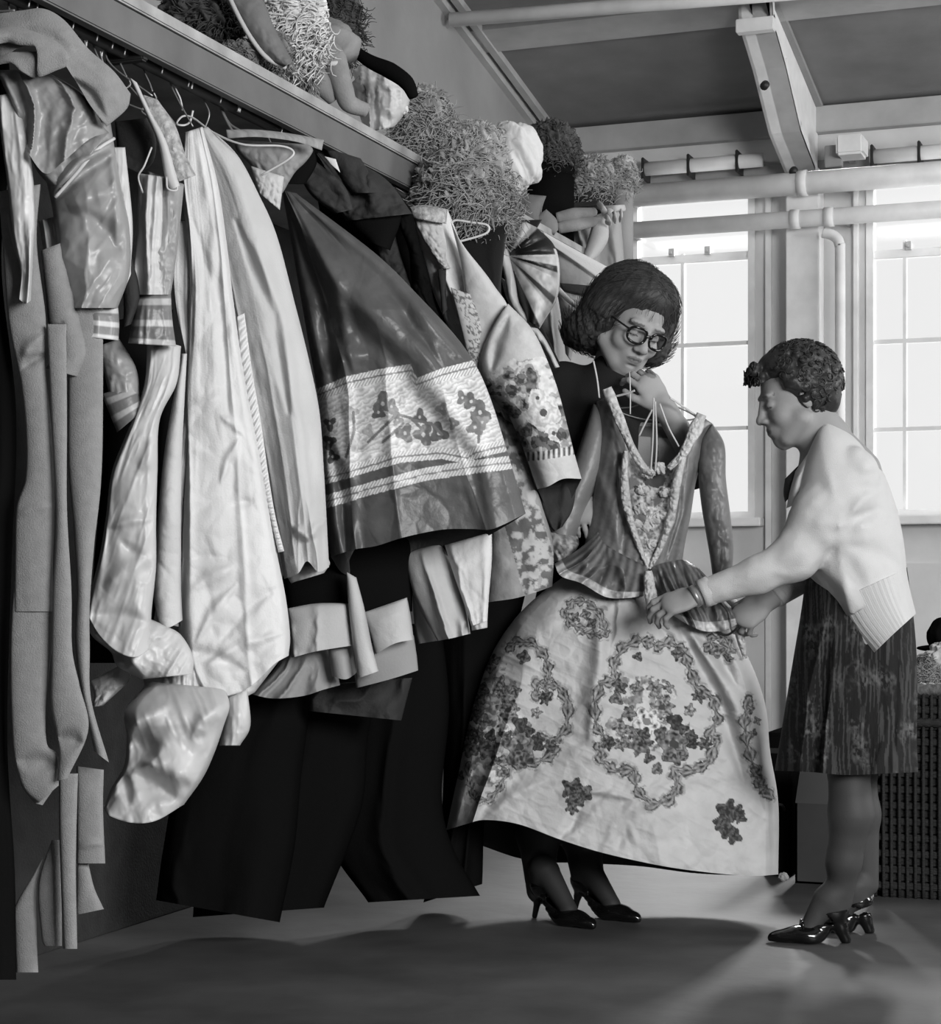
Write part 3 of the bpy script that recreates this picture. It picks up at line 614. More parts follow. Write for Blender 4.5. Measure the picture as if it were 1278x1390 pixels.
# --- 9 dark taffeta skirt with two flowered bands
S0 = 4.12
def band_tone(base=.085):
    topL = [(433, 541), (470, 526), (510, 515), (560, 505), (566, 524), (600, 512), (648, 499)]
    def f(px, py, U, V):
        t1 = np.interp(px, [433, 470, 515, 558, 566, 572, 600, 650], [536, 520, 510, 503, 522, 520, 509, 496])
        t2 = np.interp(px, [440, 480, 543, 600, 635, 644, 690], [650, 639, 620, 615, 622, 615, 604])
        t3 = np.interp(px, [440, 500, 576, 640, 700], [682, 664, 644, 634, 627])
        n = fbm(px/7, py/7, 3, 3); n2 = fbm(px/22, py/22, 8, 2)
        c = np.full(px.shape, base)*(1+.25*n2)
        inb = (py > t1+8) & (py < t2-6)
        c = np.where(inb, .56+.22*n+.12*np.sin(px*.5+py*.9+n*6), c)
        for (cx, cy, r, v) in ((520, 548, 15, .14), (514, 560, 10, .1), (532, 552, 10, .16), (550, 588, 13, .15), (575, 590, 15, .12), (596, 588, 14, .1), (570, 566, 10, .1), (640, 545, 12, .13), (652, 560, 15, .11), (628, 540, 9, .15),
                               (645, 580, 12, .14), (655, 573, 10, .2), (448, 575, 9, .1), (447, 600, 10, .07), (452, 620, 9, .06), (478, 560, 10, .35), (600, 555, 9, .3), (540, 570, 8, .25), (480, 600, 12, .4), (616, 575, 8, .2), (500, 585, 9, .35)):
            a = np.arctan2(py-cy, px-cx); rr = np.hypot((px-cx)*1.15, py-cy)
            pet = r*1.2*(.76+.24*np.cos(a*3+cx)+.15*n)
            c = np.where(inb & (rr < pet), v*(1+.6*n), c); c = np.where(inb & (rr < r*.2), .5, c)
        for (a0, b0, a1, b1) in ((530, 560, 575, 585), (548, 575, 520, 600), (480, 560, 470, 620), (640, 560, 650, 600), (560, 570, 600, 590), (500, 600, 540, 560)):
            D, s_, t_ = dpoly(px, py, [(a0, b0), ((a0+a1)/2+6, (b0+b1)/2-5), (a1, b1)]); c = np.where(inb & (D < 2), .15, c)
        for (tt, hw) in ((t1, 9), (t2, 8), (t3, 9)):
            q = np.abs(py-tt) < hw; k = .55+.28*np.sin(px*1.35+(py-tt)*.9)+.1*n
            c = np.where(q, k, c); c = np.where(q & (np.abs(py-tt) < 1.2), .2, c)
        return np.clip(c, .02, .8)
    return f
t = thing('taffeta_skirt', 'dark taffeta skirt with white flowered band and sequin braid near the hem', 'skirt', top(395, 255, S0))
def fold9(U, V, px, py):
    D, sg, tt = dpoly(px, py, [(400, 280), (420, 345), (480, 420), (560, 500), (568, 525), (600, 560), (648, 622), (664, 720)])
    s = 1/(1+np.exp(np.clip(sg*D/5, -30, 30))); f = np.clip((py-300)/120, 0, 1)
    lump = .03*np.exp(-((D-24)/20)**2)*(sg > 0)
    return -.05*s*f+.0*lump
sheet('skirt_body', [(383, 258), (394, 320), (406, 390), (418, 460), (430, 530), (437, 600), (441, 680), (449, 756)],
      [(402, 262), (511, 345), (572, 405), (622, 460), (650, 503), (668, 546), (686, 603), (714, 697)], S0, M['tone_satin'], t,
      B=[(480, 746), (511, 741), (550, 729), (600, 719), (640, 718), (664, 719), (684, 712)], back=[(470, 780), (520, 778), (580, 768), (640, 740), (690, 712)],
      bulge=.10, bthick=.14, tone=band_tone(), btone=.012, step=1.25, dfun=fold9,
      folds=[(3, .02, .1, .05, .25)], wr=.007, wrs=70,
      creases=[(396, 280, 480, 500, .03, 10), (400, 290, 452, 520, -.03, 10), (445, 420, 470, 470, -.02, 12), (410, 270, 620, 480, .03, 12), (420, 290, 600, 500, -.02, 10), (440, 500, 500, 480, .016, 12), (560, 430, 600, 500, .01, 10), (447, 600, 470, 750, -.03, 7)])
hook('hook', 392, S0, 245, t)

# --- 10 petticoats below
P0 = 4.2
t = thing('banded_petticoat', 'black petticoat with two white bands and grey frill below the dark skirt', 'skirt', top(450, 740, P0+.1))
sheet('black_body', [(380, 720), (386, 780), (392, 835)], [(575, 720), (562, 780), (560, 830)], P0+.08, M['black'], t, bulge=.05, step=4, closed=True)
sheet('white_band', [(390, 826), (394, 858), (396, 893)], [(473, 819), (476, 848), (480, 876)], P0, M['white2'], t, bulge=.04, T=[(430, 819)], B=[(430, 884)], folds=[(2, .012, .2, 0, .3)])
sheet('white_band', [(492, 832), (502, 858), (511, 888)], [(553, 811), (558, 838), (562, 868)], P0, M['white2'], t, bulge=.04, B=[(535, 874)], wr=.004, wrs=30)
sheet('grey_frill', [(470, 880), (480, 910), (484, 934)], [(562, 862), (566, 890), (568, 910)], P0+.05, M['tone'], t, tone=.3, btone=.1, bulge=.03, B=[(530, 922)])
t = thing('grey_underskirt', 'grey cotton underskirt with pleated hem lowest under the rail', 'skirt', top(440, 830, P0+.15))
sheet('skirt_body', [(396, 860), (375, 905), (340, 942)], [(440, 860), (455, 900), (462, 930)], P0+.12, M['tone'], t, tone=.32, btone=.1, bulge=.05, folds=[(3, .03, .1, .1, 1)], B=[(370, 948), (410, 945), (440, 936)])
sheet('pleat', [(445, 880), (448, 900), (451, 918)], [(480, 876), (482, 896), (486, 912)], P0+.03, M['tone'], t, tone=.4, btone=.1, bulge=.04, B=[(470, 922)])
sheet('front_gore', [(470, 776), (474, 830), (480, 880), (486, 921)], [(484, 784), (496, 830), (506, 880), (514, 911)], P0-.02, M['white2'], t, bulge=.02, folds=[(1, .01, 0, 0, .3)])
sheet('lower_frill', [(420, 930), (418, 965)], [(560, 920), (545, 978)], P0+.2, M['dark'], t, bulge=.03, folds=[(4, .02, 0, 0, 0)])
t = thing('lace_petticoat', 'white petticoat with lace-edged hem below the dark skirt', 'skirt', top(610, 730, P0+.1))
sheet('skirt_body', [(548, 750), (556, 790), (572, 830), (594, 870)], [(606, 735), (620, 780), (632, 820), (639, 860)], P0+.08, M['white2'], t, bulge=.05, folds=[(2, .03, .25, .05, .5)], B=[(615, 866)])
sheet('front_gore', [(604, 740), (616, 780), (630, 820), (640, 850)], [(668, 722), (668, 760), (664, 810), (662, 842)], P0+.04, M['white'], t, bulge=.04, wr=.006, wrs=30, folds=[(1.5, .02, .1, .1, .4)])
sheet('lace_hem', [(640, 846), (641, 856)], [(662, 838), (662, 852)], P0+.03, M['white2'], t, bulge=.03, wr=.012, wrs=5, closed=True)
sheet('side_gore', [(560, 800), (562, 840), (568, 874)], [(580, 800), (590, 840), (604, 868)], P0+.14, M['white2'], t, bulge=.02)

# --- 11 brocade coat with flowered sleeve
C0 = 4.42
def rose_tone(px, py, U, V):
    n = fbm(px/6, py/6, 4, 3); n2 = fbm(px/16, py/16, 6, 3)
    c = .5+.05*n
    reg = py > np.interp(px, [650, 672, 700, 745], [520, 506, 492, 486])+n2*20
    hem = py < np.interp(px, [715, 740, 785], [622, 618, 612])
    ptn = np.where(n2 > .12, .1, np.where(n2 < -.12, .6, .32))+.2*n
    c = np.where(reg & hem, ptn, c)
    for (cx, cy, r) in ((738, 560, 23), (752, 588, 13), (730, 540, 12)):
        rr = np.hypot(px-cx, (py-cy)*.95); a = np.arctan2(py-cy, px-cx)
        m = rr < r*(1+.08*np.sin(a*5)); c = np.where(m, .56+.12*np.sin(rr*.55+2*a+n*5)+.1*n, c); c = np.where(rr < r*.22, .08, c)
    for (cx, cy) in ((740, 598), (752, 605), (762, 590), (728, 600), (716, 585), (700, 560), (695, 530), (706, 515)):
        m = np.hypot(px-cx, py-cy) < 8+4*n; c = np.where(m, .06+.1*(n > 0), c)
    br = np.abs(py-np.interp(px, [715, 740, 785], [620, 618, 610])) < 6; c = np.where(br, .3+.3*np.sin(px*.9)+.2*n, c)
    return np.clip(c, .03, .75)
t = thing('brocade_coat', 'pale brocade coat with lace front and rose-printed sleeve beside the woman in glasses', 'costume', top(600, 285, C0))
sheet('front', [(556, 286), (570, 330), (582, 380), (602, 430), (622, 470), (650, 520), (684, 600)], [(608, 284), (622, 320), (634, 360), (650, 400), (668, 440), (690, 500), (720, 600)], C0+.06, M['white'], t, bulge=.04, folds=[(2, .02, .3, 0, .1)], wr=.005, wrs=30)
def lace(U, V, px, py): return -.008*crumple(px/9, py/9, 2)
sheet('lace_jabot', [(560, 292), (572, 320), (590, 350), (600, 366)], [(600, 300), (606, 330), (606, 350), (612, 364)], C0+.0, M['white2'], t, bulge=.02, dfun=lambda U, V, px, py: -.014*crumple(px/9, py/9, 2), closed=True, tone=None)
sheet('dark_trim', [(594, 366), (598, 400), (600, 428)], [(606, 362), (606, 400), (608, 420)], C0-.01, M['dark'], t, bulge=.01, closed=True)
sheet('collar_roll', [(553, 282), (560, 296)], [(608, 284), (606, 304)], C0-.01, M['brocade'], t, T=[(575, 278)], bulge=.03, closed=True, wr=.006, wrs=14)
sheet('lapel', [(612, 300), (626, 360), (636, 440), (644, 500)], [(626, 330), (670, 386), (690, 430), (650, 505)], C0-.02, M['tone'], t, tone=.5, bulge=.03, wr=.005, wrs=40, closed=True)
def emb(px, py, U, V): n = fbm(px/6, py/6, 4, 3); D, s, q = dpoly(px, py, [(622, 402), (640, 420), (648, 460), (640, 490)]); return np.where((D < 11) & (np.abs(n) < .12), .15, .5+.08*n)
sheet('embroidered_front', [(612, 390), (622, 430), (634, 480), (642, 520)], [(640, 400), (656, 440), (656, 480), (656, 530)], C0-.04, M['tone'], t, tone=emb, bulge=.015, closed=True, step=1.5)
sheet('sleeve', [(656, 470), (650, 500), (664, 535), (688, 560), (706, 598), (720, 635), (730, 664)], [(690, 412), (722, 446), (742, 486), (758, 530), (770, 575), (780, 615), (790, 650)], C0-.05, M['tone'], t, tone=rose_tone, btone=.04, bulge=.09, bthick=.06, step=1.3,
      wr=.006, wrs=50, creases=[(668, 500, 690, 430, -.02, 6), (700, 440, 740, 480, .012, 10), (670, 530, 740, 500, .008, 10)], T=[(676, 432)], B=[(745, 660), (765, 650)], back=[(745, 690), (770, 685)])
sheet('sleeve_edge', [(640, 486), (652, 545), (676, 562)], [(656, 500), (684, 552), (684, 556)], C0+.02, M['white'], t, bulge=.02, closed=True)
def floral(px, py, U, V):
    n = fbm(px/9, py/9, 9, 4); w = fbm(px/20, py/20, 2, 3); reg = np.exp(-((px-(690+(py-640)*.3))/28)**2); c = .3+.04*n
    return np.clip(np.where((reg > .4) & (n > .1), .13, np.where((reg > .35) & (n < -.08), .44, c))+.06*w, .03, .7)
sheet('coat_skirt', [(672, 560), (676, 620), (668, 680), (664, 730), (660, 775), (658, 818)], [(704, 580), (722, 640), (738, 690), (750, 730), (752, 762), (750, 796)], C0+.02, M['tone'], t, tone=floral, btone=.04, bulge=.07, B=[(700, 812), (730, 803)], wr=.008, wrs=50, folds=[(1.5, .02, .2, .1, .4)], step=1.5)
sheet('sleeve_lining', [(726, 655), (738, 700), (752, 722)], [(784, 648), (778, 690), (764, 715)], C0+.03, M['dark'], t, bulge=.02, closed=True, folds=[(2, .015, 0, .1, .2)])
# --- 12 black velvet piece on wire hanger
t = thing('velvet_bodice', 'plain black velvet bodice hanging just beyond the wire hanger', 'costume', top(680, 300, 4.7))
sheet('body', [(614, 318), (630, 350), (656, 395), (680, 430)], [(690, 300), (684, 350), (680, 400), (690, 430)], 4.66, M['velvet'], t, bulge=.04, T=[(650, 318)], step=3, closed=True, folds=[(1.5, .02, .2, .1, .2)])
sheet('side', [(676, 300), (680, 360), (684, 420), (714, 470), (738, 520)], [(736, 298), (712, 345), (716, 400), (740, 450), (764, 500)], 5.0, M['velvet'], t, bulge=.04, step=3, closed=True)
hanger('white wire hanger end poking out under the big curly wig', [(612, 320, 4.6), (616, 300, 4.6), (640, 302, 4.6), (660, 305, 4.6), (664, 312, 4.6), (655, 319, 4.6), (620, 329, 4.6)], 612, rail(612), 312, 'wirewhite', .003)
# --- 13 striped puff sleeve
def stripes(px, py, U, V):
    a = np.degrees(np.arctan2(py-347, px-688))-2; n = fbm(px/9, py/14, 5, 3); rr = np.hypot(px-690, py-347)
    k = np.interp(a, [-80, -62, -60, -44, -43, -4, -3, 9, 10, 16, 17, 38, 39, 44, 45, 62, 63, 95], [.3, .3, .35, .35, .008, .008, .4, .4, .008, .008, .4, .4, .06, .06, .4, .4, .008, .008])
    k = k*(1+.7*n*(k > .1)); k = np.where((U > .95) & (a > -10) & (a < 70), .6, k); return np.clip(k, .006, .7)
t = thing('striped_doublet', 'doublet with fan-shaped puff sleeve striped in black velvet and satin', 'costume', top(720, 300, 4.86))
sheet('puff_sleeve', [(690, 318), (688, 347), (692, 370), (700, 400), (712, 432)], [(728, 308), (752, 332), (760, 362), (757, 404), (733, 446)], 4.9, M['tone_satin'], t, tone=stripes, btone=.03, bulge=.09, step=1.4, folds=[(1, .01, 0, 0, 0)], T=[(706, 300)], closed=True, dfun=lambda U, V, px, py: -.02*U*np.abs(np.sin(np.arctan2(py-347, px-690)*7)))
sheet('satin_edging', [(674, 336), (684, 370), (692, 410), (712, 440), (738, 472), (752, 500)], [(690, 338), (700, 380), (706, 412), (726, 440), (742, 462), (760, 498)], 4.84, M['satin'], t, bulge=.02, wr=.006, wrs=16, closed=True)
sheet('lower_panel', [(680, 376), (690, 410), (716, 450)], [(700, 390), (706, 420), (722, 450)], 4.95, M['white'], t, bulge=.01, closed=True)
hook('hook', 700, 4.9, 318, t)
# --- 14 pale garments behind the woman's head
t = thing('pale_tunic', 'pale tunic hanging between the striped sleeve and the dark-haired woman', 'costume', top(745, 400, 5.2))
sheet('body', [(735, 415), (736, 450), (742, 480), (748, 500)], [(756, 395), (762, 430), (764, 470), (764, 500)], 5.2, M['white2'], t, bulge=.03, folds=[(2, .02, .2, 0, .2)])
sheet('side_panel', [(756, 392), (762, 430), (768, 480)], [(790, 425), (786, 450), (775, 490)], 5.3, M['tone'], t, tone=.42, btone=.2, bulge=.03, closed=True)
tube('white_piping', [W(758, 392, 5.27), W(772, 407, 5.26), W(794, 424, 5.27)], .007, M['white'], t, n=8)
t = thing('grey_cloak', 'light grey cloak with a broad white edge behind the dark-haired woman', 'costume', top(780, 330, 5.5))
sheet('body', [(738, 318), (752, 360), (760, 400), (762, 440)], [(828, 372), (836, 400), (840, 430), (830, 450)], 5.5, M['tone'], t, tone=.33, btone=.2, bulge=.05, wr=.008, wrs=40, T=[(780, 342)])
sheet('white_edge', [(737, 314), (742, 328)], [(832, 366), (818, 382)], 5.44, M['white'], t, bulge=.01, bthick=.01, T=[(780, 338)], B=[(780, 354)], closed=True)
sheet('dark_braid', [(760, 384), (764, 394)], [(806, 388), (800, 402)], 5.42, M['dark'], t, bulge=.01, closed=True)
sheet('dark_braid', [(764, 396), (770, 408)], [(798, 404), (792, 416)], 5.42, M['brocade'], t, bulge=.01, closed=True)
t = thing('far_gown', 'pale gown beyond the rolled bundles at the far end of the rail', 'costume', top(800, 300, 6.2))
sheet('body', [(760, 310), (770, 340), (790, 380)], [(842, 280), (846, 330), (850, 385)], 6.2, M['tone'], t, tone=.35, btone=.2, bulge=.05, folds=[(3, .03, 0, .1, 0)], closed=True)
sheet('sleeve', [(808, 290), (800, 320), (792, 345), (780, 360)], [(826, 298), (826, 325), (812, 348), (800, 358)], 6.05, M['tone'], t, tone=.45, btone=.2, bulge=.04, closed=True)
for nm_ in ('grey_cloak', 'pale_tunic'):
    o_ = bpy.data.objects[nm_]; dd_ = 5.5 if nm_ == 'grey_cloak' else 5.2; hook('hook', 790 if dd_ == 5.5 else 748, dd_, 345 if dd_ == 5.5 else 400, o_)
# --- 15 long dark costumes, the leftmost added as black shadow, filling the gap down to the floor
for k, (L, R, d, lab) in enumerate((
    ([(330, 880), (280, 960), (240, 1060), (222, 1150), (212, 1222)], [(420, 880), (420, 960), (410, 1050), (400, 1150), (380, 1252)], 4.5, 'black cloak shape added as the shadow behind the puffed satin breeches, leftmost of the dark ones'),
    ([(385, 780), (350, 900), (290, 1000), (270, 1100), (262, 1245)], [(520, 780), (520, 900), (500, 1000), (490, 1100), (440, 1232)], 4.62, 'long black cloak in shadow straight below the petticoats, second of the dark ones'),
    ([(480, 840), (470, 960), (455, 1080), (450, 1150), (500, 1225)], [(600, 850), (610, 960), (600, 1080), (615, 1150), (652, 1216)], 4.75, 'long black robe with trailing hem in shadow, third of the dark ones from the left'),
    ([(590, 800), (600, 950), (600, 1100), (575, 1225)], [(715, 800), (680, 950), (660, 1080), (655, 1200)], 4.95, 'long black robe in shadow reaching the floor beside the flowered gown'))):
    t = thing('black_robe_and_shade', lab, 'costume', top(L[0][0]+40, 790, d), 'long dark robes under the rail')
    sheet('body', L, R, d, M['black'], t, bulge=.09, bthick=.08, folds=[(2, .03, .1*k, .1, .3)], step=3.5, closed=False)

# ------------------------------------------------------------------ wigs and bundles on the shelf
def curls(n, c, rad, seed, sr=.012, turns=1.5, ln=.07, r=.0017, droop=.5, inner=.78, m_=5):
    """many little corkscrew curls around an ellipsoid, as one set of tubes"""
    rs = np.random.RandomState(seed); out = []; c = np.array(c); rad = np.array(rad)
    for i in range(n):
        d = rs.randn(3); d /= np.linalg.norm(d)
        p = c+d*rad*(inner+.3*rs.rand()); ax = rs.randn(3)*.45; ax -= d*(ax@d)*.7; ax += np.array([0, 0, -droop])+np.cross(d, [0, .3, .9])*.8+d*.15; ax /= np.linalg.norm(ax)
        a = np.cross(ax, [.3, .5, .8]); a /= np.linalg.norm(a); b = np.cross(ax, a)
        L = ln*(.5+rs.rand()); R_ = sr*(.35+.6*rs.rand()); tt = np.linspace(0, 1, int(turns*7)+3)[:, None]; ph = rs.rand()*6.3; tn = turns*(.6+.7*rs.rand())
        pts = p+ax*(tt-.3)*L+R_*(np.cos(tt*tn*6.28+ph)*a+np.sin(tt*tn*6.28+ph)*b)
        pts[:, 2] -= droop*.02*tt[:, 0]**2
        out.append(tube('c', pts, [r*.7, r, r*.5], None, n=4, seg=len(pts), build=False, cap=False))
    return out
def blob(name, c, rad, m, parent=None, amp=.1, fr=9, seed=1, nn=60, tone=None, cr=0):
    th = np.linspace(0, np.pi, nn)[:, None]; ph = np.linspace(0, 2*np.pi, nn*2, endpoint=False)[None]
    D = np.stack(np.broadcast_arrays(np.sin(th)*np.cos(ph), np.sin(th)*np.sin(ph), np.cos(th)), -1)
    P = D*np.array(rad)
    k = 1+amp*(fbm(P[..., 0]*fr*3+P[..., 2]*fr, P[..., 1]*fr*3+P[..., 2]*fr*2, seed, 4))
    if cr: k = k+cr*(crumple(P[..., 0]*fr*2+P[..., 1]*fr, P[..., 2]*fr*2, seed)-.4)
    k[0] = k[0].mean(); k[-1] = k[-1].mean()
    V = (np.array(c)+P*k[..., None]).reshape(-1, 3); n2 = nn*2; fs = []
    for i in range(nn-1):
        for j in range(n2): fs.append((i*n2+j, (i+1)*n2+j, (i+1)*n2+(j+1) % n2, i*n2+(j+1) % n2))
    return npmesh(name, V, fs, m, parent, tone)
def wig(label, px, py, d, rx, ry, tone, seed, n=420, dz=None, nm='curly_wig', **k):
    c = W(px, py, d); rad = np.array([rx/F*d, (dz or rx/F*d), ry/F*d])
    t = thing(nm, label, 'wig', Vector(c-np.array([0, 0, rad[2]])), 'wigs heaped on the shelf')
    m = mat('wig_hair', min(.6, tone*1.5), .7, .3, .5, 120, .3, 30); n = int(n*2.2)
    blob('hair_cap', c, rad*.93, m, t, .4, 30, seed, 60)
    o = multi('curls', curls(n, c, rad*.92, seed, **k), m, t); o['kind'] = 'stuff'
    return t
def sdep(px, X=-1.92): return F*abs(X)/(CS*(639+F*SN/CS-px))
# frizzy things at the near end of the shelf
wig('dark frizzy wig hanging over the shelf edge beside the ringlets', 322, 82, sdep(322), 30, 26, .10, 3, 260, ln=.04, sr=.006)
wig('dark matted wig deep in the shelf corner at the top of the picture', 275, 28, sdep(275)+.25, 60, 42, .03, 4, 260)
wig('pale blonde wig of tight ringlets at the top of the shelf', 398, 18, sdep(400), 44, 44, .5, 5, 300, ln=.085, sr=.016, turns=3.2, droop=1.6, r=.0026)
wig('brown woolly wig beside the ribbon-bound hat brim', 366, 70, sdep(362), 30, 30, .13, 6, 300, ln=.04, sr=.006)
wig('dark loose wig touching the wall behind the blonde ringlets', 464, 30, sdep(462, -2.15), 24, 52, .04, 7, 320)
wig('wispy brown switch of hair lying on the shelf edge', 412, 84, sdep(412), 14, 26, .15, 16, 160, ln=.05, sr=.004, droop=1)
t = thing('hat_brim', 'grey felt hat with pale ribbon edge lying in the wigs', 'hat', WV(340, 60, sdep(340)), )
d = sdep(340)
sheet('brim', [(300, -12), (318, 20), (338, 52), (360, 80), (384, 92)], [(352, -12), (362, 10), (372, 36), (386, 62), (398, 84)], d-.05, M['tone'], t, tone=.16, btone=.1, bulge=.05, wr=.006, wrs=20, closed=True)
tube('ribbon_edge', [W(308, -12, d-.08), W(322, 18, d-.09), W(340, 50, d-.09), W(362, 78, d-.09), W(388, 92, d-.07)], .005, M['white2'], t, n=8)
# stuffed tights
t = thing('padded_tights', 'pair of pale padded tights folded over on the shelf, legs hanging forward', 'tights', WV(450, 130, sdep(450)))
tg = mat('tights_cloth', .26, .8, .2, .3, 200, .15, 20)
dd = sdep(450)
tubepx('leg', [(418, 70, dd-.02), (424, 92, dd-.06), (438, 116, dd-.07), (452, 136, dd-.05)], [.03, .026, .024, .014], tg, t, n=20)
tubepx('leg', [(446, 62, dd), (456, 90, dd-.05), (466, 120, dd-.07), (474, 140, dd-.05), (498, 150, dd-.03)], [.034, .03, .024, .022, .016], tg, t, n=20)
tubepx('waist', [(436, 40, dd+.05), (455, 55, dd+.0), (480, 70, dd-.02)], [.03, .045, .03], tg, t, n=20, fold=lambda v, th: .15*np.sin(th*3+v*9))
tubepx('cuff_band', [(430, 78, dd-.06), (448, 86, dd-.09), (464, 84, dd-.06)], .006, M['white2'], t)
t = tag(tubepx('black_stocking', [(468, 58, dd+.08), (500, 82, dd+.03), (530, 96, dd), (552, 112, dd-.02), (562, 132, dd-.02)], [.01, .016, .02, .018, .012], M['black'], n=14), 'black stocking lying along the shelf behind the crumpled satin', 'stocking')
d = sdep(515)
t = thing('crumpled_blouse', 'crumpled pale satin blouse on the shelf beside the padded tights', 'blouse', WV(518, 150, d))
sheet('body', [(478, 95), (484, 115), (492, 138), (488, 155), (498, 180)], [(540, 96), (556, 112), (558, 128), (552, 150), (536, 172)], d, M['satin'], t, T=[(500, 86), (520, 92)], bulge=.09, bthick=.05, wr=.05, wrs=26, closed=True)
sheet('sleeve', [(472, 118), (482, 135), (488, 142)], [(490, 100), (505, 120), (504, 140)], d-.06, tg, t, bulge=.03, wr=.02, wrs=18, closed=True)
blob('rosette', W(548, 148, d-.04), [.012]*3, M['white'], t, .4, 60)
wig('medium brown curly wig standing at the shelf edge beside the blouse', 576, 168, sdep(578)-.05, 42, 48, .20, 11, 520, ln=.07, sr=.014)
wig('light tangled wig strand between the brown wig and white bundle', 640, 196, sdep(640)-.1, 48, 28, .26, 12, 380, ln=.06, sr=.012)
wig('big wild curly wig overflowing the shelf, largest of them', 632, 262, 4.72, 68, 68, .20, 13, 1100, ln=.09, sr=.014)
wig('dark full wig beyond the white bundle on the shelf', 748, 204, sdep(748), 40, 40, .045, 14, 520, ln=.05, sr=.010)
wig('pale greyish wig farther along the shelf toward the windows', 806, 246, sdep(800), 32, 33, .20, 15, 420, ln=.05, sr=.012)
wig('small light wig at the far end of the shelf next to the window', 846, 238, 6.5, 18, 26, .25, 17, 240, ln=.05, sr=.012)
d = sdep(700)
t = thing('white_bundle', 'white crumpled cloth bundle tied among the wigs', 'bundle', WV(698, 262, d))
blob('cloth', W(698, 214, d-.42), [36/F*d, 38/F*d, 46/F*d], M['white'], t, .2, 8, 3, 80, cr=.09)
A = WV(744, 330, 6.25); A.z = 1.921
t = thing('dark_case', 'dark flat box pushed onto the far end of the shelf', 'box', A)
box('case_body', A, A+Vector((.17, .2, .15)), M['black'], t, .01); box('case_lid', A+Vector((-.006, -.006, .15)), A+Vector((.176, .206, .175)), M['dark'], t, .008)
for (px, py, d_, r_, m_, lab) in ((748, 226, sdep(748), .075, M['black'], 'black round hat box under the dark full wig on the shelf'), (806, 264, sdep(800), .06, M['dark'], 'charcoal round hat box under the pale greyish wig'), (846, 255, 6.5, .035, M['tone'], 'small pale round box under the farthest wig')):
    A = WV(px, py, d_); t = thing('hat_box', lab, 'box', (A.x, A.y, 1.921), 'hat boxes carrying the far wigs')
    kw = dict(tone=.3) if m_ == M['tone'] else {}
    tube('drum', [(A.x, A.y, 1.921), (A.x, A.y, A.z-.02)], r_, m_, t, n=32, seg=2, **kw); tube('lid', [(A.x, A.y, A.z-.035), (A.x, A.y, A.z+.002)], r_*1.05, m_, t, n=32, seg=2, **kw)
d = sdep(760)
for k, (a, b, c, e, lab) in enumerate(((756, 296, 806, 288, 'upper of two grey rolled cloths at the far end of the shelf'), (758, 310, 812, 300, 'lower of two grey rolled cloths at the far end of the shelf'))):
    t = tag(tubepx('rolled_cloth', [(a, b, d-.2), ((a+c)/2, (b+e)/2-1, d-.2), (c, e, d-.15)], [.016, .02, .016], tg, n=16, fold=lambda v, th: .1*np.sin(th*2+v*4)), lab, 'cloth roll', 'rolled cloths')
t = thing('soft_hat', 'soft grey folded hat on the shelf edge above the striped sleeve', 'hat', WV(730, 310, sdep(730)))
sheet('crown', [(698, 262), (704, 290), (720, 304)], [(742, 266), (736, 286), (740, 306)], sdep(730)-.2, M['tone'], t, tone=.15, btone=.1, bulge=.05, wr=.01, wrs=20, closed=True)
sheet('flap', [(720, 300), (734, 318), (752, 320)], [(742, 284), (756, 298), (758, 312)], sdep(730)-.22, M['tone'], t, tone=.2, btone=.1, bulge=.03, closed=True)
t = thing('ribbon_bow', 'white ribbon bow tied at the far end of the shelf', 'ribbon', WV(822, 290, 6.0))
for (a, b, c, e) in ((813, 276, 822, 292), (822, 292, 830, 280), (822, 292, 826, 304), (820, 284, 848, 282), (832, 284, 834, 300), (842, 284, 842, 298)):
    tubepx('ribbon_loop', [(a, b, 6.0), ((a+c)/2+2, (b+e)/2, 5.96), (c, e, 6.0)], .011, M['white2'], t, n=10, flat=.4)

# ------------------------------------------------------------------ the flowered gown being held up
T0 = 4.86
def Z4(x, y): return (590+x/2.608, 780+y/2.608)
C_MID = [Z4(*p) for p in ((760, 238), (720, 232), (665, 262), (632, 320), (645, 372), (590, 385), (566, 460), (575, 540), (610, 590), (582, 610), (592, 660), (640, 692), (706, 692), (716, 760), (765, 812), (830, 800), (862, 750), (850, 690), (920, 698), (975, 660), (996, 590), (975, 565), (1003, 510), (990, 440), (930, 395), (900, 330), (885, 270), (840, 240), (790, 252), (760, 238))]
C_LEFT = [Z4(*p) for p in ((262, 262), (290, 236), (345, 240), (392, 290), (408, 350), (400, 385), (365, 385), (362, 425), (400, 425), (392, 388), (440, 400), (472, 455), (470, 540), (430, 590), (375, 580), (425, 600), (428, 640), (370, 662), (300, 672), (240, 660))]
C_LOW = [Z4(*p) for p in ((122, 670), (125, 740), (140, 795), (190, 800), (235, 750), (262, 690))]
C_TOP = [Z4(*p) for p in ((520, 190), (480, 175), (460, 130), (490, 92), (545, 100), (585, 130), (600, 185), (610, 215), (570, 210), (530, 205), (520, 190))]
C_RT = [Z4(*p) for p in ((1115, 440), (1098, 520), (1105, 600), (1130, 680), (1150, 740), (1195, 790))]
C_RT2 = [Z4(*p) for p in ((965, 260), (985, 225), (1030, 225), (1050, 270), (1040, 300))]
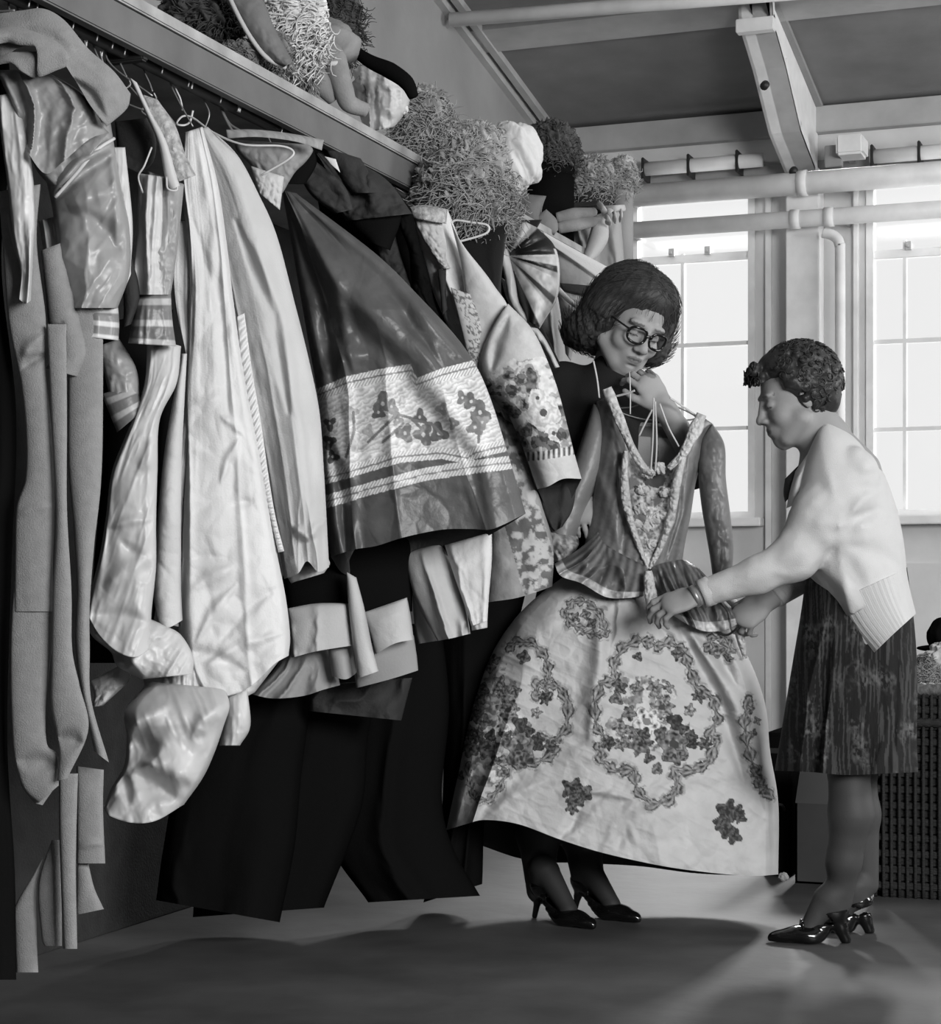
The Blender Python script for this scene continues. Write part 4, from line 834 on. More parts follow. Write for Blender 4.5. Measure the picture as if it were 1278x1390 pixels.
def gown_tone(px, py, U, V):
    n = fbm(px/5, py/5, 4, 3); n2 = fbm(px/18, py/18, 6, 3); n3 = fbm(px/9, py/9, 12, 3)
    c = .52+.05*n2
    def scroll(c, poly, w, v=.14, wob=.45):
        D, s, q = dpoly(px+2.5*n3, py+2.5*n2, poly)
        w2 = w*(1+wob*np.sin(q*len(poly)*7)+.5*n)
        c = np.where(D < w2, v*(1.2+1.1*n+.7*np.sin(q*len(poly)*14+D))+.14*(np.abs(D-w2*.4) < w2*.22), c)
        c = np.where((D >= w2) & (D < w2+3.2) & (n > -.1), .33+.1*n, c)
        return c
    for poly, w in ((C_MID, 5.2), (C_LEFT, 5.0), (C_LOW, 3.6), (C_TOP, 4.2), (C_RT, 5), (C_RT2, 5)): c = scroll(c, poly, w*1.15, .1)
    gx, gy = np.broadcast_arrays(px, py)
    def flower(c, x, y, r, v, pet=5, ph=0):
        x, y = Z4(x, y); dx = gx-x+3*n3; dy = gy-y+3*n2; rr = np.hypot(dx, dy); a = np.arctan2(dy, dx)
        R_ = r*(.85+.2*np.cos(a*pet+ph)); m = rr < R_
        c = np.where(m, v*(1.25+.5*np.cos(a*pet+ph+3.14)+.5*np.sin(rr*.8+a*3+n3*6)+.9*n), c)
        return np.where(rr < r*.22, v*.4, np.where(m & (rr > R_-1.1), v*.6, c))
    # soft painted foliage inside the scrolls
    for (x, y, a_, b_) in ((770, 560, 62, 26), (740, 420, 44, 24), (215, 540, 50, 34), (200, 400, 30, 36), (180, 700, 22, 22)):
        x, y = Z4(x, y); e_ = np.hypot((gx-x)/a_, (gy-y)/b_)+.35*n2; c = np.where((e_ < 1) & (n3 > .02), .26+.25*n, c); c = np.where((e_ < .9) & (n3 < -.16), .62, c)
    for base in ((0, 0, 1), (-545, 10, 1.0)):
        ox, oy, k = base
        for (x, y, r, v, p) in ((805, 470, 14*k, .2, 7), (850, 600, 21*k, .17, 5), (752, 520, 17*k, .62, 5), (690, 490, 9*k, .16, 5), (660, 540, 9*k, .2, 4), (730, 600, 14*k, .13, 6), (800, 560, 8*k, .12, 3), (850, 520, 9*k, .06, 3),
                                (880, 545, 7*k, .08, 3), (910, 570, 7*k, .07, 4), (915, 600, 6*k, .06, 3), (780, 400, 9*k, .22, 6), (660, 600, 8*k, .2, 5), (715, 400, 8*k, .18, 4), (850, 640, 11*k, .14, 4), (905, 480, 7*k, .25, 5),
                                (830, 400, 7*k, .2, 4), (700, 560, 8*k, .15, 5), (760, 650, 7*k, .1, 3), (790, 690, 7*k, .18, 3), (745, 560, 7*k, .08, 3), (645, 440, 8*k, .15, 3), (935, 430, 8*k, .09, 6), (955, 600, 9*k, .09, 6), (655, 395, 9*k, .1, 5), (615, 600, 8*k, .1, 5), (720, 290, 6*k, .1, 3), (860, 840-560, 8*k, .14, 4)):
            c = flower(c, x+ox, y+oy, r*1.25, v*.85, p, x)
    for (x, y, r) in ((195, 330, 9), (160, 440, 10), (230, 380, 9), (175, 520, 12), (130, 620, 12), (120, 580, 8), (215, 300, 8), (150, 480, 8)): c = flower(c, x, y, r, .18, 4, x)
    for (x, y, r) in ((490, 760, 17), (525, 775, 15), (500, 800, 13), (488, 830, 9)): c = flower(c, x, y, r, .09, 5, x)
    for (x, y, r) in ((1035, 840, 17), (1025, 870, 14), (1030, 900, 15), (1060, 925, 12), (1085, 860, 9), (1072, 838, 10)): c = flower(c, x, y, r, .07, 4, x)
    for (x, y, r) in ((500, 150, 8), (555, 170, 8), (535, 140, 7), (1120, 480, 7), (1130, 560, 6), (1145, 520, 6), (1140, 700, 9), (1165, 760, 8), (1000, 270, 11), (85, 710, 8)): c = flower(c, x, y, r, .16, 4, x)
    return np.clip(c, .03, .72)
t = thing('flowered_gown', 'period gown with dark taffeta bodice and pale skirt painted with scroll cartouches, held up between the women', 'dress', WV(850, 1180, T0))
t['label'] = 'period gown with grey bodice and pale skirt of flowered scroll cartouches, held up between women'
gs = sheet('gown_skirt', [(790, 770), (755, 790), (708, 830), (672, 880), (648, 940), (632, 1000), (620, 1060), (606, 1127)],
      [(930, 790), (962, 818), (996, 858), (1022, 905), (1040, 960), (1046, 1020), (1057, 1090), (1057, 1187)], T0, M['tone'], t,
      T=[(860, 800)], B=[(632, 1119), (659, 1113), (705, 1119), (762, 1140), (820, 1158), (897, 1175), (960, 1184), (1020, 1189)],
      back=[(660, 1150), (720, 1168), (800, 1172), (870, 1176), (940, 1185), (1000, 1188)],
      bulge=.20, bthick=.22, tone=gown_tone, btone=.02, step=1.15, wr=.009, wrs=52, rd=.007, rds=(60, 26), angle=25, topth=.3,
      folds=[(3, .04, .35, .05, .7)],
      creases=[(812, 830, 800, 1000, .022, 8), (835, 820, 806, 960, -.02, 7), (700, 840, 660, 900, -.015, 10), (920, 850, 1010, 1060, -.035, 8), (935, 850, 1040, 1080, .03, 9), (895, 850, 930, 900, -.02, 6), (945, 860, 1000, 930, -.025, 6),
               (655, 1100, 800, 1000, -.010, 8), (660, 1112, 740, 1060, .014, 7), (775, 1130, 800, 1075, -.012, 5), (800, 1075, 860, 1085, .012, 4), (820, 1150, 900, 1060, .012, 8), (840, 1150, 860, 1100, -.012, 7), (890, 1100, 1000, 1060, -.008, 8),
               (1010, 1000, 1045, 1110, .014, 8), (700, 900, 780, 905, .006, 9), (750, 950, 790, 948, -.006, 6), (760, 1140, 830, 1070, -.012, 6), (620, 1110, 640, 1040, .012, 6), (980, 870, 1030, 960, .02, 8)])
def bod_tone(px, py, U, V):
    n = fbm(px/4.5, py/4.5, 4, 3); n2 = fbm(px/10, py/10, 6, 3)
    c = .18+.03*np.sin(px*.55+py*.12)+.03*n
    inn = (px > np.interp(py, [590, 620, 660, 720, 770], [848, 850, 846, 858, 880])) & (px < np.interp(py, [590, 620, 660, 700, 740, 770], [936, 930, 918, 912, 898, 884])) & (py > 585)
    c = np.where(inn, .36+.45*n-.12*(n2 > .1), c)
    c = np.where(inn & (np.hypot((px-889)/16, (py-652)/9) < 1+.4*n), .06, c)
    for (x, y, r) in ((858, 655, 9), (872, 700, 8), (893, 680, 7), (866, 625, 8), (905, 640, 6), (884, 726, 6)): c = np.where(inn & (np.hypot(px-x, py-y) < r*(1+n)), .12, c)
    return np.clip(c, .03, .7)
sheet('bodice', [(810, 545), (812, 590), (808, 640), (803, 690), (798, 720), (792, 748)], [(968, 575), (955, 620), (945, 655), (938, 700), (930, 740), (925, 775)], T0-.02, M['tone_satin'], t,
      T=[(830, 540), (842, 575), (856, 610), (874, 632), (888, 640), (905, 636), (922, 615), (935, 590), (952, 568)], B=[(820, 752), (850, 762), (872, 775), (880, 780), (890, 772), (905, 768)],
      bulge=.11, bthick=.08, tone=bod_tone, btone=.05, step=1.15, wr=.004, wrs=30, creases=[(935, 620, 908, 760, .01, 3), (945, 620, 920, 760, -.008, 3), (925, 640, 902, 760, -.008, 3), (820, 560, 850, 640, .012, 7), (835, 600, 845, 760, -.01, 5), (810, 640, 840, 740, .012, 8)])
# back of the neckline seen through the opening
sheet('back_neckline', [(850, 572), (856, 590), (868, 640)], [(946, 578), (940, 596), (915, 640)], T0+.07, M['tone'], t, tone=lambda px, py, U, V: np.where((py > 578+(px-860)*.03) & (py < 592+(px-860)*.05), .09, np.where(np.abs(px-889) < 5, .1, .32)), bulge=.01, bthick=.01, closed=True, step=1.4)
sheet('hanging_sleeve', [(806, 548), (792, 590), (778, 630), (762, 672), (750, 700), (746, 722)], [(832, 560), (829, 600), (822, 640), (806, 675), (795, 705), (783, 732)], T0-.0, M['tone_satin'], t, tone=.2, bulge=.06, wr=.004, wrs=40, folds=[(1, .01, 0, .1, .4)], closed=True)
sheet('sleeve_ruffle', [(744, 722), (746, 745), (752, 764)], [(785, 728), (786, 740), (776, 756)], T0-.05, M['tone'], t, tone=lambda px, py, U, V: .3+.4*fbm(px/5, py/5, 3), bulge=.05, wr=.016, wrs=10, closed=True)
sheet('hanging_sleeve', [(950, 600), (948, 640), (952, 682), (958, 720), (964, 755), (970, 800)], [(968, 575), (984, 604), (986, 650), (992, 700), (996, 750), (990, 812)], T0-.03, M['tone_satin'], t, tone=.13, bulge=.06, wr=.010, wrs=26, closed=True)
sheet('sleeve_ruffle', [(972, 812), (978, 830), (986, 852)], [(996, 808), (1010, 830), (1004, 850)], T0-.04, M['satin'], t, bulge=.04, wr=.02, wrs=12, closed=True)
def ruffle(nm, pts, w, m, parent, seed=0, amp=.5):
    rs = np.random.RandomState(seed); k = rs.rand(40)*6
    return tubepx(nm, pts, w, m, parent, n=18, seg=70, fold=lambda v, th: amp*(vnoise(np.full(th.shape, v*26.)+np.cos(th)*1.2, np.sin(th)*1.6+3, seed)-.5)*1.6, flat=.7)
lc = mat('lace_ruffle', .5, .85, .2, .6, 160, .2, 60)
def trim(nm, pts, w, m, parent, seed=1, amp=.014, dz=0):
    P = curve(pts, 12); T_ = np.gradient(P[:, :2], axis=0); T_ /= np.linalg.norm(T_, axis=1)[:, None]; N_ = np.stack([-T_[:, 1], T_[:, 0]], -1)
    wj = np.interp(np.arange(12), np.linspace(0, 11, len(w)), w)*(1+.25*(np.random.RandomState(seed).rand(12)-.5)); P[:, 2] = P[:, 2]-4.7
    A_ = np.hstack([P[:, :2]+N_*wj[:, None], P[:, 2:]]); B_ = np.hstack([P[:, :2]-N_*wj[:, None], P[:, 2:]])
    return sheet(nm, [tuple(q) for q in A_], [tuple(q) for q in B_], 4.7, m, parent, bulge=.014, bthick=.006, wr=amp, wrs=9, step=1.2, seed=seed, closed=True, topth=1)
trim('lace_ruffle', [(824, 527, T0-.07), (836, 556, T0-.10), (848, 585, T0-.12), (860, 612, T0-.13), (875, 636, T0-.13), (888, 643, T0-.13)], [7, 8, 6, 6, 4], lc, t, 1)
trim('lace_ruffle', [(953, 562, T0-.08), (945, 582, T0-.11), (936, 600, T0-.12), (926, 618, T0-.13), (908, 636, T0-.13)], [7, 10, 7, 6, 4], lc, t, 2)
trim('front_trim', [(850, 612, T0-.13), (848, 650, T0-.14), (852, 690, T0-.14), (864, 730, T0-.13), (880, 772, T0-.12)], [4, 6, 6, 5, 3], lc, t, 3)
trim('front_trim', [(928, 620, T0-.13), (918, 660, T0-.14), (912, 700, T0-.14), (898, 740, T0-.13), (882, 772, T0-.12)], [4, 6, 6, 5, 3], lc, t, 4)
for k, (x, y, r) in enumerate(((880, 641, 7), (895, 636, 7), (870, 690, 7), (862, 712, 6), (884, 708, 8), (876, 716, 7), (898, 700, 6), (872, 664, 7), (903, 668, 6), (885, 738, 6))):
    blob('rosette', W(x, y, T0-.128), [r/F*4.8*1.2, .010, r/F*4.8], lc, t, .8, 60, k+5, 24)
# ribbons tied from the hanger down to the neckline
for k, pts in enumerate((((886, 556, 4.72), (876, 575, 4.73), (868, 592, 4.74)), ((888, 540, 4.72), (887, 590, 4.72), (884, 640, 4.72)), ((890, 545, 4.72), (892, 600, 4.72), (890, 640, 4.72)), ((896, 548, 4.72), (908, 580, 4.72), (922, 606, 4.73)),
                         ((806, 490, 4.8), (811, 515, 4.78), (814, 540, 4.77)), ((855, 505, 4.8), (856, 530, 4.78), (856, 562, 4.77)), ((836, 538, 4.78), (852, 534, 4.76), (862, 530, 4.75)), ((910, 540, 4.75), (925, 550, 4.78), (948, 566, 4.80)))):
    tubepx('ribbon_tie', pts, .0028 if k > 4 else .004, M['white2'], t, n=6, flat=.5)
# peplum
def pep(px, py, U, V): n = fbm(px/5, py/5, 3, 3); return np.clip(np.where(V > .86, .42+.3*n, .12+.05*np.sin(U*60)+.03*n), .03, .7)
sheet('peplum', [(812, 722), (795, 738), (776, 752), (753, 765)], [(882, 770), (882, 784), (880, 795), (876, 808)], T0-.12, M['tone_satin'], t, T=[(822, 738), (850, 755)], B=[(762, 782), (790, 792), (822, 810), (850, 812)], tone=pep, btone=.03,
      bulge=.06, bthick=.03, step=1.3, folds=[(3, .035, .1, 0, .8)], creases=[(822, 740, 812, 800, -.02, 5), (835, 750, 850, 800, .02, 5), (806, 735, 790, 780, .02, 6)])
sheet('peplum', [(882, 772), (884, 790), (890, 806), (900, 820), (912, 834)], [(950, 772), (966, 790), (985, 815), (1000, 832), (1004, 846)], T0-.12, M['tone_satin'], t, T=[(895, 766), (910, 762), (930, 760)], B=[(935, 848), (958, 857), (985, 855)], tone=pep, btone=.03,
      bulge=.07, bthick=.03, step=1.3, folds=[(5, .04, .1, 0, .4)], creases=[(912, 765, 925, 800, .02, 4), (900, 775, 893, 810, -.02, 6), (930, 770, 945, 805, .02, 4), (945, 775, 955, 800, -.02, 4), (970, 820, 975, 850, .02, 4), (985, 825, 992, 848, -.02, 4)])
trim('centre_ruffle', [(880, 775, 4.66), (882, 792, 4.65), (884, 808, 4.64), (887, 828, 4.63)], [5, 8, 9, 8], lc, t, 8)
trim('peplum_end', [(1002, 846, 4.72), (1005, 862, 4.72), (1009, 880, 4.73), (1012, 894, 4.74)], [9, 7, 5, 3], lc, t, 9)
tubepx('waist_tape', [(960, 850, 4.74), (985, 862, 4.72), (1003, 852, 4.68)], .003, M['dark'], t, n=6)
# hanger of the gown
t2 = thing('gown_hanger', 'wire hanger inside the flowered gown, its hook held by the dark-haired woman', 'hanger', WV(888, 520, 4.84))
tubepx('hanger_wire', [(888, 540, 4.86), (860, 552, 4.88), (835, 556, 4.9), (880, 570, 4.9), (945, 568, 4.9), (910, 548, 4.87), (888, 540, 4.86)], .002, M['metal'], t2, n=6, seg=50)
tubepx('hook', [(888, 540, 4.86), (888, 522, 4.86), (882, 512, 4.86), (876, 518, 4.86), (878, 524, 4.86)], .002, M['metal'], t2, n=6, seg=30)

# ------------------------------------------------------------------ people
class Frame:
    def __init__(s, c, f, u, k=1):
        s.c = Vector(c); s.f = Vector(f).normalized(); u = Vector(u); s.u = (u-s.f*u.dot(s.f)).normalized(); s.r = s.f.cross(s.u); s.k = k
    def P(s, x, y, z): return s.c+(s.r*x+s.f*y+s.u*z)*s.k
    def R(s): return np.array([list(s.r), list(s.f), list(s.u)]).T
    def inv(s, V): return (V-np.array(s.c))@s.R()/s.k
def head(fd, fr, neck, rn=.052, cheek=1.):
    k = fr.k; R = fr.R()
    E = lambda x, y, z, a, b, c, q=.012, sub=False: fd.ell(fr.P(x, y, z), (a*k, b*k, c*k), q, R, sub)
    Cn = lambda p, q, a, b, kk=.008, sub=False: fd.cone(fr.P(*p), fr.P(*q), a*k, b*k, kk, sub)
    E(0, -.012, .042, .072, .094, .084, .01); E(0, .028, -.012, .061, .062, .088, .02); E(0, .04, -.07, .044, .045, .036, .02)
    Cn((0, .066, -.094), (0, .072, -.09), .02, .018, .014)
    for s in (-1, 1):
        E(s*.036, .062, -.03, .025*cheek, .024, .024, .018); E(s*.028, .08, .028, .024, .012, .009, .01)
        E(s*.031, .104, .006, .016, .014, .010, .012, True); E(s*.031, .076, .004, .0145, .0145, .0125, .003)
        Cn((s*.058, .02, -.05), (s*.03, .06, -.085), .022, .018, .02)
        E(s*.073, -.004, -.002, .007, .017, .029, .004); E(s*.079, .0, .0, .005, .009, .018, .003, True)
    Cn((0, .086, .022), (0, .102, -.020), .009, .0115, .010); E(0, .108, -.027, .0125, .0115, .0105, .008)
    for s in (-1, 1): E(s*.013, .099, -.031, .0080, .010, .0068, .006)
    E(0, .078, -.058, .028, .02, .024, .015)
    E(0, .091, -.0535, .023, .007, .0048, .005); E(0, .0905, -.0635, .019, .007, .0052, .005); E(0, .103, -.0585, .021, .008, .0010, .001, True)
    E(0, .093, -.077, .016, .006, .004, .004, True)
    fd.cone(fr.P(0, -.02, -.04), neck, rn*.98, rn*1.05, .025)
def face_tone(fr, V, skin, c):
    L = fr.inv(V); x, y, z = L.T; near = (np.abs(x) < .085) & (y > .03) & (np.abs(z) < .15)
    ax = np.abs(x)
    c = np.where(near & (np.hypot((ax-.0)/.022, (z+.0585)/.0085) < 1) & (y > .085), skin*.55, c)
    c = np.where(near & (np.hypot((ax-.0)/.021, (z+.0585)/.0014) < 1) & (y > .085), skin*.25, c)
    brow = np.abs(z-(.027-.12*(ax-.03)**2*8-.0)) < .0028
    c = np.where(near & brow & (ax > .016) & (ax < .048), skin*.45, c)
    c = np.where(near & (np.abs(z+.002+.25*(ax-.031)**2*20) < .0016) & (ax > .017) & (ax < .045) & (y > .06), skin*.18, c)
    c = np.where(near & (np.hypot(ax-.010, z+.036) < .0035) & (y > .09), skin*.3, c)
    return c
def hand(fd, w, x, t, n, curl=(30, 40, 25), thumb=(35, 20), s=1., spread=4, rw=.024, curls=None):
    """w wrist, x along the hand, t towards the thumb, n out of the palm"""
    w = Vector(w); x = Vector(x).normalized(); n = Vector(n); n = (n-x*n.dot(x)).normalized(); t0 = Vector(t); tt = n.cross(x); tt = tt if tt.dot(t0) > 0 else -tt
    R = np.array([list(x), list(tt), list(n)]).T; P = lambda a, b, c: w+(x*a+tt*b+n*c)*s
    fd.ell(P(.05, .0, 0), (.050*s, .037*s, .0145*s), .012, R); fd.ell(P(.075, .002, -.002), (.022*s, .038*s, .012*s), .01, R)
    fd.cone(P(.005, .018, .005), P(.045, .03, .008), .015*s, .014*s, .012)
    fd.cone(P(-.02, 0, 0), P(.015, 0, 0), rw*s, .022*s, .015)
    for i, (b, L, r) in enumerate(((.029, .072, .0088), (.010, .081, .0090), (-.010, .075, .0086), (-.028, .058, .0076))):
        c = curls[i] if curls else curl
        p = P(.086-.004*abs(i-1), b, -.001); a = 0; sp = math.radians(spread*(1.5-i))
        for j, (q, ca) in enumerate(zip((.45, .31, .24), c)):
            a += math.radians(ca); d = (x*math.cos(a)+n*math.sin(a)); d = (d+tt*math.sin(sp)).normalized()
            e = p+d*L*q*s; fd.cone(p, e, r*(1-.08*j)*s, r*(.94-.1*j)*s, .0025); p = e
    p = P(.035, .034, .008); a = math.radians(thumb[0]); d = (x*math.cos(a)+tt*math.sin(a)+n*.25).normalized(); e = p+d*.036*s
    fd.cone(p, e, .0115*s, .0098*s, .006); b = math.radians(thumb[1]); d2 = (x*math.cos(b)+tt*math.sin(b)+n*.45).normalized(); fd.cone(e, e+d2*.03*s, .0098*s, .0075*s, .003)
def shoe(name, heel, toe, hh, parent, wide=1., bow=False, thin=False):
    heel = Vector(heel); toe = Vector(toe); L = (toe-heel).length; x = (toe-heel).normalized(); up = Vector((0, 0, 1)); y = up.cross(x)
    P = lambda a, b, c: heel+x*a+y*b+up*c; R = np.array([list(x), list(y), list(up)]).T
    lo = [min(heel[i], toe[i])-.07 for i in range(2)]+[-.004]; hi = [max(heel[i], toe[i])+.07 for i in range(2)]+[hh+.1]
    fd = Field(lo, hi, .0026); w = wide
    r0 = .007 if thin else .013
    fd.cone(P(.006, 0, r0*.6), P(.018, 0, hh*.6), r0, r0*1.3, .004); fd.cone(P(.018, 0, hh*.6), P(.03, 0, hh), r0*1.3, .022, .008)
    fd.ell(P(.04, 0, hh+.012), (.042, .029*w, .03), .01, R); fd.ell(P(.038, 0, hh+.052), (.034, .022*w, .03), .004, R, True)
    n = 7
    for i in range(n):
        q = i/(n-1); a0 = .05+q*(L-.1-.05); z = .008+(hh-.004)*(1-q)**1.6; fd.ell(P(a0, 0, z+.002), (.03, (.022+.014*q)*w, .011), .008, R)
    fd.ell(P(L-.085, 0, .022), (.045, .037*w, .020), .014, R); fd.ell(P(L-.05, 0, .017), (.045, .027*w, .014), .012, R); fd.cone(P(L-.04, 0, .013), P(L-.008, 0, .009), .013, .007, .01)
    fd.ell(P(L-.13, 0, .062), (.045, .026*w, .026), .004, R, True)
    V, f = fd.mesh(); V[:, 2] = np.maximum(V[:, 2], .001)
    o = npmesh(name, V, f, M['patent'], parent)
    if bow:
        b = P(L-.082, 0, .043)
        multi('bow', [tube('b', [b, b+y*s*.016+up*.008, b+y*s*.02-up*.004, b], .0035, None, n=8, seg=14, build=False) for s in (-1, 1)], M['patent'], o)
    return P

# ---- the woman in the white cardigan
B0 = 4.58
t = thing('person', 'woman with short curly dark hair in white cardigan and patterned skirt bending to the gown', 'person', WV(1150, 1280, B0))
lo = W(930, 1290, 4.3); 
pts = np.array([W(x, y, d) for x in (860, 1260) for y in (455, 1290) for d in (4.25, 5.0)]); lo = pts.min(0); hi = pts.max(0); lo[2] = -.005
fb = Field(lo, hi, .0033)
up = UV
hd = Frame(WV(1084, 542, B0), dirv(-.95, -.06, -.28), dirv(-.25, 0, .96), .95)
head(fb, hd, WV(1124, 606, B0+.01), .05)
J = lambda x, y, d=0: WV(x, y, B0+d)
fb.cone(J(1122, 600), J(1140, 645), .055, .09, .04)
fb.cone(J(1142, 655), J(1160, 740), .085, .09, .05); fb.cone(J(1160, 740), J(1172, 830), .09, .1, .05)
for s, (sh, el, wr) in enumerate(((J(1140, 655, -.11), J(1080, 752, -.12), J(960, 806, -.10)), (J(1125, 655, .12), J(1108, 765, .15), J(1046, 812, .10)))):
    fb.cone(J(1135, 650), sh, .07, .055, .04); fb.cone(sh, el, .045, .038, .03); fb.cone(el, wr, .038, .026, .02)
hand(fb, J(950, 808, -.10), dirv(-.95, -.02, -.30), dirv(-.3, .1, .8), dirv(-.25, .6, -.75), curls=((14, 38, 25), (18, 42, 28), (24, 46, 30), (30, 48, 30)), thumb=(10, -14), s=.93, rw=.024)
hand(fb, J(1044, 813, .10), dirv(-.78, -.1, -.6), dirv(-.7, 0, .6), dirv(-.3, .6, -.7), curls=((25, 30, 20), (50, 40, 25), (58, 45, 25), (62, 45, 25)), thumb=(20, 0), s=.98, rw=.025)
fb.cone(J(1160, 850, -.06), J(1152, 1035, -.05), .085, .050, .03); fb.cone(J(1175, 850, .07), J(1165, 1035, .10), .085, .05, .03)
fb.cone(J(1152, 1035, -.05), J(1156, 1105, -.05), .048, .052, .02); fb.cone(J(1156, 1105, -.05), J(1146, 1168, -.04), .051, .040, .02); fb.cone(J(1146, 1168, -.04), J(1140, 1222, -.02), .039, .031, .02)
fb.cone(J(1162, 1035, .11), J(1168, 1105, .12), .046, .048, .03); fb.cone(J(1168, 1105, .12), J(1176, 1200, .12), .046, .031, .02)
hA, tA = WV(1152, 1281, B0-.03), WV(1042, 1276, B0-.02); hA.z = tA.z = 0
hB, tB = WV(1184, 1272, B0+.10), WV(1086, 1266, B0+.13); hB.z = tB.z = 0
for h_, t_ in ((hA, tA), (hB, tB)):
    x = (t_-h_).normalized(); L = (t_-h_).length
    a = h_+x*.035+UV*.085; fb.cone(a+UV*.03, a, .032, .028, .015); fb.cone(a+x*.02+UV*.015, h_+x*(L-.1)+UV*.036, .030, .022, .02); fb.cone(h_+x*(L-.1)+UV*.032, h_+x*(L-.06)+UV*.02, .02, .012, .01)
V, f = fb.mesh(); sk = .27
c = np.full(len(V), sk); c = np.where(V[:, 2] < .5, .05, c); c = face_tone(hd, V, sk, c)
npmesh('body', V, f, M['skin'], t, c)
# eyes are almost closed: lids only; hair
def hair_field(fr, lumps, res=.004, k=.01):
    P = np.array([list(fr.P(*l[:3])) for l in lumps]); fd = Field(P.min(0)-.12, P.max(0)+.12, res)
    for l in lumps: fd.ell(fr.P(*l[:3]), [q*fr.k for q in l[3:6]], k, fr.R())
    return fd
rs = np.random.RandomState(5); lumps = [(0, -.02, .05, .082, .085, .080), (0, -.062, .0, .074, .045, .065), (.0, .03, .09, .07, .05, .045)]
for i in range(420):
    dd_ = rs.randn(3); dd_ /= np.linalg.norm(dd_); p = np.array([0, -.016, .042])+dd_*[.086, .096, .090]
    if p[1] > .04 and p[2] < .085: continue
    if p[2] < -.055 or (p[2] < -.01 and p[1] > -.015): continue
    if abs(p[0]) < 9: lumps.append((*p, .013+.007*rs.rand(), .013+.007*rs.rand(), .012+.006*rs.rand()))
for i in range(26): lumps.append((rs.uniform(-.05, .05), rs.uniform(.075, .10), rs.uniform(.06, .105), .012, .012, .012))
fh = hair_field(hd, lumps, .004, .004)
fh.ell(hd.P(0, .085, .0), (.09, .075, .068), .006, hd.R(), True)
for s in (-1, 1): fh.ell(hd.P(s*.09, .056, -.025), (.05, .046, .055), .006, hd.R(), True)
V, f = fh.mesh(); hr = npmesh('hair', V, f, M['hair_black'], t)
cl = []
for i in range(1500):
    q = lumps[3+rs.randint(len(lumps)-3)]; p = np.array(hd.P(*q[:3])); n_ = p-np.array(hd.P(0, -.02, .03)); n_ /= np.linalg.norm(n_); a = np.cross(n_, rs.randn(3)); a /= np.linalg.norm(a); b = np.cross(n_, a)
    L = hd.inv(p[None])[0]
    if L[1] > .045 and L[2] < .05 or L[2] < -.05 or abs(L[0]) > .045 and L[1] > .0 and L[2] < .06: continue
    R_ = .005+.006*rs.rand(); tt = np.linspace(0, 1, 12)[:, None]*5.5
    pts = p+n_*(.008+.008*tt/5.5)+R_*(np.cos(tt)*a+np.sin(tt)*b); cl.append(tube('c', pts, .0016, None, n=4, seg=14, build=False, cap=False))
multi('curls', cl, M['hair_black'], hr)['kind'] = 'stuff'
# cardigan
kn = M['knit']
cd = sheet('cardigan', [(1098, 612), (1082, 650), (1076, 690), (1080, 735), (1094, 775), (1112, 812), (1132, 846)], [(1124, 570), (1160, 592), (1195, 632), (1215, 680), (1225, 720), (1230, 755), (1232, 782)], B0, kn, t,
      T=[(1112, 584)], B=[(1180, 822)], bulge=.17, bthick=.17, topth=.35, step=2.4, wr=.003, wrs=60, closed=True, folds=[(2, .02, .2, .2, .8)],
      creases=[(1150, 705, 1200, 660, .018, 6), (1140, 725, 1195, 690, -.02, 6), (1130, 715, 1180, 715, .014, 6), (1150, 740, 1225, 770, -.014, 8), (1110, 770, 1170, 830, .014, 8), (1100, 720, 1175, 800, -.014, 9), (1095, 755, 1150, 830, -.012, 6)])
sheet('hem_band', [(1120, 822), (1145, 862), (1176, 897)], [(1231, 772), (1236, 800), (1244, 833)], B0, kn, cd, bulge=.185, bthick=.18, step=1.6, topth=1, dfun=lambda U, V, px, py: .002*np.sin(U*260)*np.sqrt(1-(2*U-1)**2+.001), B=[(1212, 862)])
sheet('collar_band', [(1080, 640), (1072, 668), (1068, 690)], [(1108, 600), (1098, 640), (1092, 680)], B0-.03, kn, cd, bulge=.06, bthick=.03, closed=True)
pts = np.array([W(x, y, d) for x in (930, 1200) for y in (600, 840) for d in (4.25, 4.95)])
fs_ = Field(pts.min(0), pts.max(0), .004)
fs_.cone(J(1146, 652, -.08), J(1118, 705, -.115), .085, .072, .03); fs_.cone(J(1118, 705, -.115), J(1080, 756, -.13), .074, .052, .03); fs_.cone(J(1080, 756, -.13), J(1030, 780, -.125), .050, .042, .03); fs_.cone(J(1030, 780, -.125), J(962, 803, -.10), .042, .033, .02)
V, f = fs_.mesh(); q = fbm(V[:, 0]*26+V[:, 2]*12, V[:, 2]*40-V[:, 0]*14, 3, 3); V = V+np.outer(.009*q, np.array(dirv(.2, -1, .2)))
me = cd.data; V0 = np.empty(len(me.vertices)*3); me.vertices.foreach_get('co', V0); V0 = V0.reshape(-1, 3)
F0 = [tuple(p.vertices) for p in me.polygons]+[tuple(int(i)+len(V0) for i in q_) for q_ in f]
me2 = bpy.data.meshes.new('cardigan'); me2.from_pydata(np.vstack([V0, V]).tolist(), [], F0); me2.materials.append(kn); cd.data = me2
md = cd.modifiers.new('merge', 'REMESH'); md.mode = 'VOXEL'; md.voxel_size = .005; md.use_smooth_shade = True
md = cd.modifiers.new('soften', 'SMOOTH'); md.factor = .5; md.iterations = 9
tubepx('cuff', [(966, 801, B0-.10), (952, 807, B0-.10)], [.0355, .034], kn, cd, n=26, seg=4)
fs_ = Field(pts.min(0), pts.max(0), .004)
fs_.cone(J(1130, 655, .08), J(1112, 765, .15), .075, .05, .03); fs_.cone(J(1112, 765, .15), J(1054, 803, .11), .048, .038, .02)
